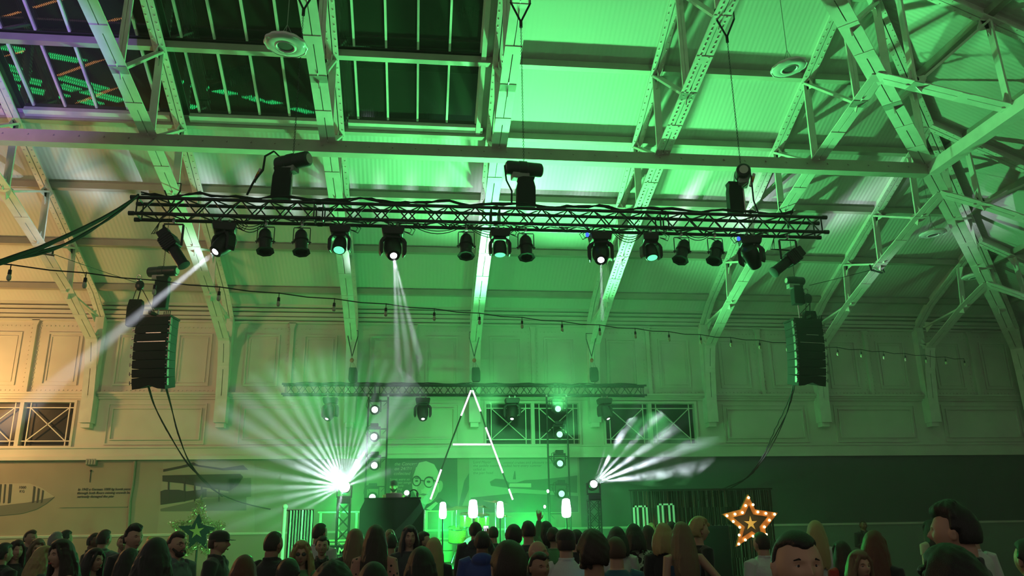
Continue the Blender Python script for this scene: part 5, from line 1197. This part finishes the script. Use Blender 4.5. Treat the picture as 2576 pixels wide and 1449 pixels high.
    if 'cap' in extra:
        c = MB(); c.lathe([(.094, -.02), (.097, .02), (.090, .06), (.062, .09), (.02, .104), (.005, .106)], 24, Matrix.Translation((0, -.002, HC+.038)) @ Matrix.Scale(1.2, 4, (0, 1, 0)) ); c.prism([(-.068, 0), (.068, 0), (.066, .006), (-.066, .006)], -.085, Matrix.Translation((0, -.085, HC+.040)) @ Matrix.Rotation(R(8), 4, 'X'))
        c.build('cap', cloth('dark_cap_cloth', (.02, .03, .02)), o, smooth=True, bevel=.003)
    if 'tie' in extra: small(o, 'tie', cloth('dark_tie_cloth', (.01, .01, .012)), lambda mb: mb.bar((0, -.122, 1.43), (0, -.150, 1.10), .04, .01, (0, 1, 0)))
    if 'scarf' in extra: small(o, 'scarf', cloth('pale_scarf_cloth', (.45, .48, .46), 'crumple'), lambda mb: mb.tube([(.10*math.sin(a_*.5), .02-.09*math.cos(a_*.5), 1.47+.01*math.sin(a_*3)) for a_ in range(13)], .035, 10))
    return o
BK = (.010, .011, .013, 'black'); NV = (.012, .02, .06, 'navy'); GY = (.10, .13, .13, 'grey'); TL = (.10, .16, .15, 'teal_grey'); WH = (.62, .63, .62, 'white'); DG = (.03, .04, .035, 'charcoal'); PK = (.55, .28, .22, 'pink_dotted'); BL = (.02, .05, .28, 'royal_blue'); TQ = (.02, .12, .16, 'petrol')
RD = (.42, .015, .01, 'red'); PL = (.55, .50, .36, 'pale'); GR = (.10, .30, .12, 'light_green'); TN = (.40, .26, .12, 'tan'); BW = (.5, .5, .5, 'patterned')
P_LIST = [
 (12, 1366, 52, 150, 0, 'short', 'black', 'jacket', BK, 'dark-haired person at the very left edge, seen from behind, white collar', 'stand', 'fair', 0, ('whiteshirt',)),
 (45, 1360, 47, 40, 1, 'long', 'dark', 'top', BK, 'dark-haired woman near the left edge, behind the man with the white collar'),
 (80, 1333, 36, 60, 0, 'short', 'brown', 'shirt', DG, 'brown-haired man standing tall near the left edge, before the wall'),
 (97, 1357, 46, 30, 1, 'long', 'light', 'top', DG, 'woman with fair straight hair, below the brown-haired man at left', 'stand', 'fair', 1),
 (143, 1336, 44, 170, 0, 'crop', 'grey', 'shirt', DG, 'grey-haired man near the left edge, head against the wall rail'),
 (167, 1334, 38, 150, 0, 'short', 'black', 'shirt', BK, 'dark-haired man just right of the grey-haired man at left'),
 (112, 1378, 53, 120, 1, 'wavy', 'blonde', 'top', BK, 'woman with wavy blonde hair lit green, at lower left'),
 (158, 1362, 64, -35, 1, 'wavy', 'dark', 'strappy_dress', BK, 'woman with dark wavy hair, red lips and bare shoulders at left', 'stand', 'fair', 1, (), None, True),
 (240, 1339, 40, 90, 0, 'crop', 'dark', 'jacket', DG, 'close-cropped man facing right, beside the man in a grey jacket at left', 'stand', 'brown'),
 (265, 1333, 42, 160, 0, 'short', 'dark', 'jacket', GY, 'dark-haired man in a grey jacket with white collar, seen from behind at left', 'stand', 'fair', 0, ('whiteshirt',)),
 (240, 1381, 58, 65, 1, 'long', 'black', 'top', BK, 'woman with long black hair, face edged green, at lower left', 'stand', 'fair', 1),
 (312, 1345, 38, 20, 0, 'crop', 'brown', 'tee', BK, 'short-haired young man half hidden left of the tall man with a green-lit face', 'stand', 'fair', 1),
 (340, 1322, 54, 50, 0, 'quiff', 'black', 'shirt', BK, 'tall dark-haired man with one side of his face lit green', 'stand', 'fair', 1),
 (378, 1349, 26, 0, 1, 'bun', 'blonde', 'top', DG, 'small blonde person behind the big black-haired head at left'),
 (327, 1382, 66, 175, 1, 'long', 'black', 'top', BK, 'woman with long black hair seen from behind, below the tall green-lit man'),
 (393, 1361, 84, 180, 1, 'wavy', 'black', 'top', BK, 'woman with thick black hair seen from behind, left of the man with glasses'),
 (448, 1338, 58, 55, 0, 'short', 'dark', 'jacket', TL, 'bearded man with glasses in a teal-grey suit jacket, left of the dark star', 'stand', 'fair', 1, ('beard', 'glasses')),
 (553, 1336, 54, 85, 0, 'short', 'brown', 'jacket', DG, 'man in a cap and dark jacket with a pale shirt, right of the dark star', 'stand', 'fair', 1, ('cap', 'whiteshirt')),
 (616, 1400, 80, 175, 1, 'long', 'auburn', 'top', BK, 'woman with straight reddish-brown hair seen from behind, below the stage left end'),
 (690, 1335, 62, 150, 0, 'crop', 'dark', 'jacket', BK, 'broad close-cropped man in a black suit, left of the foil curtain', 'stand', 'tan'),
 (760, 1364, 60, 5, 1, 'wavy', 'blonde', 'top', GR, 'blonde woman with sunglasses lit bright green, facing the viewer', 'stand', 'fair', 1, ('sunglasses',)),
 (727, 1406, 84, 180, 0, 'short', 'black', 'tee', BK, 'near dark head with a white glint, below the man in the black suit'),
 (806, 1314, 48, 150, 0, 'crop', 'dark', 'shirt', WH, 'man in a white shirt seen from behind, before the stage at left'),
 (812, 1348, 50, 5, 1, 'bun', 'dark', 'jacket', BK, 'woman in a dark blazer facing the viewer, in front of the white-shirted man', 'stand', 'fair', 1),
 (838, 1424, 140, 180, 0, 'curly', 'black', 'tee', BK, 'very near dark head with bright highlights at the bottom edge'),
 (894, 1333, 54, 190, 1, 'long', 'light', 'top', DG, 'woman with long light brown hair, left of the dj booth foot'),
 (946, 1323, 60, 175, 1, 'long', 'dark', 'top', PK, 'woman with long dark hair in a pink dotted blouse, before the booth', 'stand', 'fair', 0, (), 'dots'),
 (981, 1331, 36, 180, 1, 'bun', 'light', 'top', DG, 'small fair head in front of the booth, between two dark-haired women'),
 (985, 1345, 44, 170, 0, 'short', 'black', 'tee', BK, 'dark head just below the small fair head before the booth'),
 (1031, 1324, 51, 8, 1, 'long', 'black', 'top', DG, 'woman with long black hair looking down towards the viewer, before the booth', 'forward', 'fair', 1),
 (1064, 1337, 46, 100, 1, 'bun', 'dark', 'top', BK, 'woman in profile just right of the black-haired woman looking down', 'stand', 'fair', 1),
 (1092, 1355, 54, 170, 1, 'long', 'blonde', 'top', BK, 'woman with long fair hair seen from behind, right of the booth'),
 (1060, 1383, 84, 175, 1, 'wavy', 'black', 'top', BK, 'near dark-haired woman seen from behind, below the booth'),
 (940, 1416, 110, 180, 0, 'short', 'black', 'tee', BK, 'near dark head at the bottom edge below the dotted blouse'),
 (1196, 1314, 42, 180, 0, 'short', 'black', 'hoodie', BK, 'dark figure holding up a glowing phone in front of the drum kit', 'phone'),
 (1213, 1334, 58, 175, 0, 'crop', 'black', 'hoodie', BL, 'man in a royal blue hooded top with pale letters on the back', 'stand', 'brown'),
 (1241, 1325, 35, 180, 0, 'short', 'dark', 'tee', DG, 'dark head just right of the raised phone'),
 (1280, 1362, 128, 178, 0, 'short', 'dark', 'shirt', BK, 'large near head of a short-haired man seen from behind, right of the blue hooded top'),
 (1292, 1320, 58, 170, 0, 'short', 'black', 'shirt', DG, 'dark round head left of a pair in front of the blinders'),
 (1328, 1311, 48, 190, 0, 'short', 'black', 'tee', DG, 'dark head standing highest between the drums and the right blinder'),
 (1373, 1314, 42, 170, 1, 'bob', 'black', 'top', DG, 'dark bobbed head left of the person in a cap'),
 (1391, 1328, 44, 180, 1, 'updo', 'dark', 'top', GR, 'person raising one arm in the green glow below the right blinder', 'raise'),
 (1350, 1357, 66, 60, 0, 'bald', 'grey', 'shirt', DG, 'bald man turned right, behind the large near head', 'stand', 'fair', 1),
 (1356, 1390, 80, 20, 0, 'short', 'dark', 'tee', BK, 'dark-haired man at the bottom, just right of the large near head', 'stand', 'tan', 1),
 (1422, 1333, 68, 178, 0, 'short', 'dark', 'shirt', WH, 'man in a flat dark cap and rumpled white shirt seen from behind', 'stand', 'fair', 0, ('cap',), 'crumple'),
 (1450, 1333, 48, 180, 0, 'short', 'black', 'tee', BK, 'dark head just right of the man in the flat cap'),
 (1490, 1341, 100, 178, 0, 'curly', 'dark', 'tee', DG, 'near man with curly dark hair seen from behind', 'stand', 'tan'),
 (1548, 1352, 72, 175, 0, 'short', 'brown', 'tee', TQ, 'person in a petrol blue top, half hidden right of the near curly head'),
 (1551, 1329, 56, 165, 1, 'bob', 'black', 'tee', WH, 'dark-haired woman in a white top, right of the near curly head'),
 (1593, 1321, 52, 180, 1, 'bob', 'black', 'top', BW, 'woman with a dark bob in a black and white patterned top', 'stand', 'fair', 0, (), 'swirl'),
 (1629, 1324, 45, 178, 1, 'long', 'dark', 'top', BK, 'woman with long brown hair between the patterned top and the blonde'),
 (1638, 1315, 26, 180, 1, 'bun', 'blonde', 'top', DG, 'small blonde head behind, above the woman with long brown hair'),
 (1667, 1320, 59, 178, 1, 'bob', 'blonde', 'top', BK, 'woman with shoulder-length blonde hair edged green'),
 (1689, 1313, 42, 180, 0, 'short', 'black', 'tee', BK, 'dark head just behind the woman in the blue tank top'),
 (1713, 1316, 62, 180, 1, 'long', 'light', 'tank', (.01, .06, .12, 'dark_blue'), 'woman with long reddish hair in a dark blue tank top, hand on hip', 'hip'),
 (1757, 1304, 56, 100, 1, 'curly', 'blonde', 'top', BK, 'person with curly hair lit bright green, right of the blue tank top'),
 (1913, 1337, 62, 195, 0, 'crop', 'dark', 'shirt', WH, 'man in a white shirt seen from behind under the lit star'),
 (1996, 1330, 184, -4, 0, 'crop', 'black', 'shirt', BK, 'large near face of a dark-haired man, cut off below the eyes', 'stand', 'fair', 1),
 (2050, 1312, 54, 150, 1, 'long', 'blonde', 'top', WH, 'woman with long fair hair and a pale sequined top, behind the large near face', 'stand', 'fair', 0, (), 'crumple'),
 (2115, 1363, 62, 190, 1, 'long', 'dark', 'dress', RD, 'woman in a red dress with dark red hair seen from behind'),
 (2170, 1308, 26, 0, 0, 'crop', 'dark', 'jacket', BK, 'bald guard in black standing against the wall', 'fold', 'brown', 0, ('whiteshirt',)),
 (2196, 1338, 76, 130, 1, 'long', 'auburn', 'top', BK, 'brunette woman with long straight hair in black, turned left', 'stand', 'fair', 0),
 (2158, 1387, 84, 5, 1, 'long', 'light', 'top', BK, 'smiling woman facing the viewer with green light on her hair', 'stand', 'fair', 1),
 (2338, 1311, 46, 190, 1, 'long', 'black', 'dress', PL, 'dark-haired woman in a pale dress, left of the tall man in a dark jacket'),
 (2392, 1270, 130, -138, 0, 'quiff', 'black', 'jacket', BK, 'tall man in a dark jacket turned left, neck edged green', 'stand', 'fair', 0),
 (2440, 1326, 58, 175, 0, 'short', 'dark', 'shirt', WH, 'person in a white shirt almost hidden behind the tall man at right', 'stand'),
 (2385, 1387, 200, 180, 0, 'curly', 'black', 'tee', BK, 'very large near dark head at the bottom right'),
 (2582, 1358, 110, 180, 0, 'short', 'black', 'tee', BK, 'dark head cut off by the right edge'),
]
for e in P_LIST:
    o_ = person(*e[:10], **dict(zip(('pose', 'skin', 'face', 'extra', 'pattern', 'red'), (list(e[10:])))))
    if 'phone' in e[10:11]: PHONE_MAN = o_
    if 'royal' in e[9]: text('PR', .13, (-.09, .165, 1.30), cloth('pale_letter_cloth', (.55, .6, .62)), 'back_lettering', o_, (R(90), 0, R(180)), bold=True)
# pale letters on the blue hooded top
# glowing phone held up
hp = PHONE_MAN; kk = hp.scale[0]; ph = (hp.location.x+.18*kk, hp.location.y+.345*kk, 1.64*kk)
t = thing('smartphone', 'glowing smartphone held up in front of the drum kit', 'phone', ph, (0, 0, R(180)))
MB().box((-.04, 0, -.08), (.04, .01, .08)).build('case', M['black'], t, bevel=.004); MB().box((-.036, .010, -.074), (.036, .013, .074)).build('screen', emat('phone_screen', (.75, .85, 1), 1.6), t)
# disc jockey
person(991, 1209, 30, 0, 0, 'short', 'dark', 'shirt', TN, 'disc jockey in a tan shirt and dark cap behind the booth', 'forward', 'fair', 1, extra=('cap', 'beard'), Y=19.0, floor=SZ, group='people on stage')
# small raised hand right of the near face is part of the figure behind it
# ================================================================ beams of the moving heads
def beam(w, target, power, angle, blend=.3, color=(.86, .90, 1.0), size=.015):
    return lamp('SPOT', tuple(w), power, color, tuple(target), angle, blend, size)
def plume(name, pts, radii, dens, label=None, g=-.35, noise=None, n=16, hard=1.0):
    """a drift of thicker smoke, as a closed tube of varying width"""
    m = bpy.data.materials.new('smoke'); m.use_nodes = True; nt = m.node_tree; nt.nodes.clear()
    s = nt.nodes.new('ShaderNodeVolumeScatter'); s.inputs['Density'].default_value = dens; s.inputs['Anisotropy'].default_value = g
    o = nt.nodes.new('ShaderNodeOutputMaterial'); nt.links.new(s.outputs[0], o.inputs['Volume'])
    if noise:
        tc = nt.nodes.new('ShaderNodeTexCoord'); no = nt.nodes.new('ShaderNodeTexNoise'); no.inputs['Scale'].default_value = noise[0]; no.inputs['Detail'].default_value = 4
        nt.links.new(tc.outputs['Object'], no.inputs['Vector']); mr = nt.nodes.new('ShaderNodeMapRange')
        mr.inputs['From Min'].default_value = noise[1]; mr.inputs['From Max'].default_value = noise[2]; mr.inputs['To Max'].default_value = dens
        nt.links.new(no.outputs['Fac'], mr.inputs['Value']); nt.links.new(mr.outputs[0], s.inputs['Density'])
        try: m.cycles.volume_step_rate = 1.0
        except Exception: pass
    return MB().tube(pts, radii, n).build(name, m, kind='stuff', label=label)
(wa, da, _), (wb, db, _), (wc, dc, _) = beams
beam(wa, wa+da*5, 11000, 4.2, size=.03)
plume('smoke', [wa+da*k for k in (-.02, .5, 2.0, 3.6, 4.6)], [.03, .06, .14, .22, .05], .30)
for off, pw in ((-.055, 12000), (.0, 8000), (.06, 12000)):
    dd = (db+AR*off).normalized(); beam(wb, wb+dd*5, pw, 2.4)
plume('smoke', [wb+db*k for k in (.0, .3, 1.2, 2.0, 2.6)], [.03, .07, .16, .26, .06], .45, noise=(3, .3, .6))
beam(wc, wc+dc*5, 8000, 2.2)
plume('smoke', [wc+dc*k for k in (.0, .3, 1.0, 1.5)], [.02, .04, .07, .02], .40)
# ---- fan of beams from the lamp at the left of the stage: a lamp with a many-slotted gobo
def gobo_lamp(p, d, power, angle, spokes, size=.02, width=.42, color=(.80, .90, 1.0), cmax=.5):
    """spokes: (angle in the lamp's own plane, half width, strength); light leaves only inside the spokes, between th0 and th1 from the axis"""
    o = lamp('SPOT', tuple(p), power, color, None, angle, .15, size); o.rotation_euler = Vector(d).to_track_quat('-Z', 'Y').to_euler()
    l = o.data; l.use_nodes = True; nt = l.node_tree; e = nt.nodes['Emission']
    tc = nt.nodes.new('ShaderNodeTexCoord'); sx = nt.nodes.new('ShaderNodeSeparateXYZ'); nt.links.new(tc.outputs['Normal'], sx.inputs[0])
    def mth(op, a, b=None, c=None):
        n = nt.nodes.new('ShaderNodeMath'); n.operation = op
        for i, v in enumerate((a, b, c)):
            if v is None: continue
            if isinstance(v, (int, float)): n.inputs[i].default_value = v
            else: nt.links.new(v, n.inputs[i])
        return n.outputs[0]
    an = mth('ARCTAN2', sx.outputs['Y'], mth('MULTIPLY', sx.outputs['X'], -1.0)); tot = None
    for a_, w, s_ in spokes:
        df = mth('ABSOLUTE', mth('SUBTRACT', an, a_)); v = mth('MULTIPLY', mth('SMOOTH_MIN', mth('MAXIMUM', mth('SUBTRACT', 1.0, mth('DIVIDE', df, w)), 0.0), 1.0, .1), s_)
        tot = v if tot is None else mth('ADD', tot, v)
    c_ = mth('ABSOLUTE', sx.outputs['Z']); win = mth('MULTIPLY', mth('SUBTRACT', cmax, c_), 6.0); win = mth('MINIMUM', mth('MAXIMUM', win, 0.0), 1.0)
    nt.links.new(mth('MULTIPLY', mth('MAXIMUM', tot, 0.0), win), e.inputs['Strength']); return o
fa = pA+Vector((0, -.16, .02))
spk = []
for deg, w, s_ in ((172, 2.6, .75), (163, 1.0, .0), (158, 3.2, 1.0), (149, 2.6, 1.0), (140.5, 2.6, 1.0), (132, 2.4, .95), (124, 2.2, .9), (116.5, 1.9, .8), (109.5, 1.6, .65), (103, 1.4, .55), (97, 1.2, .45), (91, 1.2, .42), (85, 1.1, .42), (79, 1.1, .45), (73, 1.4, .5), (66, 2.4, .9), (59.5, 3.6, 1.4), (51, 3.0, .8), (38, 2.5, .35), (15, 4.0, .25), (-178, 2.8, .7), (-168, 2.6, .55), (-158, 2.6, .4), (-146, 2.2, .3), (-100, 3, .2)):
    if s_: spk.append((R(deg), R(w*1.65), s_))
gobo_lamp(fa, (0, -1, .12), 9500, 176, spk, cmax=.30)
plume('smoke', [fa+Vector((-.3, .06, .3)), fa+Vector((-.3, .0, .3)), fa+Vector((-.45, -.35, .55)), fa+Vector((-.5, -.8, .7)), fa+Vector((-.5, -1.0, .75))], [.5, 1.5, 2.7, 2.6, .8], .15, n=40)
plume('smoke', [fa+Vector((-.1, .06, .1)), fa+Vector((-.1, .0, .1)), fa+Vector((-.15, -.25, .2)), fa+Vector((-.15, -.4, .2))], [.2, 1.15, 1.2, .3], .22, n=32)
plume('smoke', [fa+Vector((-.05, .06, .05)), fa+Vector((-.05, .0, .05)), fa+Vector((-.1, -.15, .1)), fa+Vector((-.1, -.25, .1))], [.1, .55, .6, .1], .32, n=32)
# ---- smoky beams at the right
fb = pB+Vector((0, -.12, .02))
gobo_lamp(fb, (.1, -1, .1), 8000, 172, [(R(70), R(2.0), .7), (R(58), R(4.5), 1.0), (R(44), R(3), .9), (R(32), R(4), 1.0), (R(19), R(4), .9), (R(6), R(5), .8)], cmax=.35)
plume('smoke', [fb+Vector((.15, 0, .10)), fb+Vector((.7, -.02, .45)), fb+Vector((1.2, -.05, .75)), fb+Vector((1.7, -.05, .9)), fb+Vector((2.3, -.1, .9))], [.05, .5, .8, .8, .15], 1.5, noise=(2.6, .45, .72), n=20)
plume('smoke', [fb+Vector((.6, 0, .05)), fb+Vector((1.3, -.02, .2)), fb+Vector((2.0, -.05, .35)), fb+Vector((2.7, -.05, .75)), fb+Vector((3.1, -.1, 1.0))], [.05, .3, .45, .35, .08], 1.5, noise=(2.0, .42, .7), n=20)
# ---- thicker haze drifting over the stage
plume('smoke', [Vector((-3.0, 19.6, 2.4)), Vector((-1.5, 19.5, 2.6)), Vector((1.5, 19.3, 2.6)), Vector((4, 19.3, 2.2)), Vector((6.2, 19.3, 1.8))], [.05, 1.2, 1.5, 1.5, .05], .05, n=24)
# ================================================================ haze
def vol(name, dens, aniso=.35, color=(1, 1, 1)):
    m = bpy.data.materials.new(name); m.use_nodes = True; nt = m.node_tree; nt.nodes.clear()
    s = nt.nodes.new('ShaderNodeVolumeScatter'); s.inputs['Density'].default_value = dens; s.inputs['Anisotropy'].default_value = aniso
    s.inputs['Color'].default_value = (*color, 1)
    o = nt.nodes.new('ShaderNodeOutputMaterial'); nt.links.new(s.outputs[0], o.inputs['Volume']); return m
MB().box((-14, 2.5, .02), (XC-.1, YW-.2, 7.1)).build('haze', vol('thin_haze', .0055, -.1), kind='stuff')
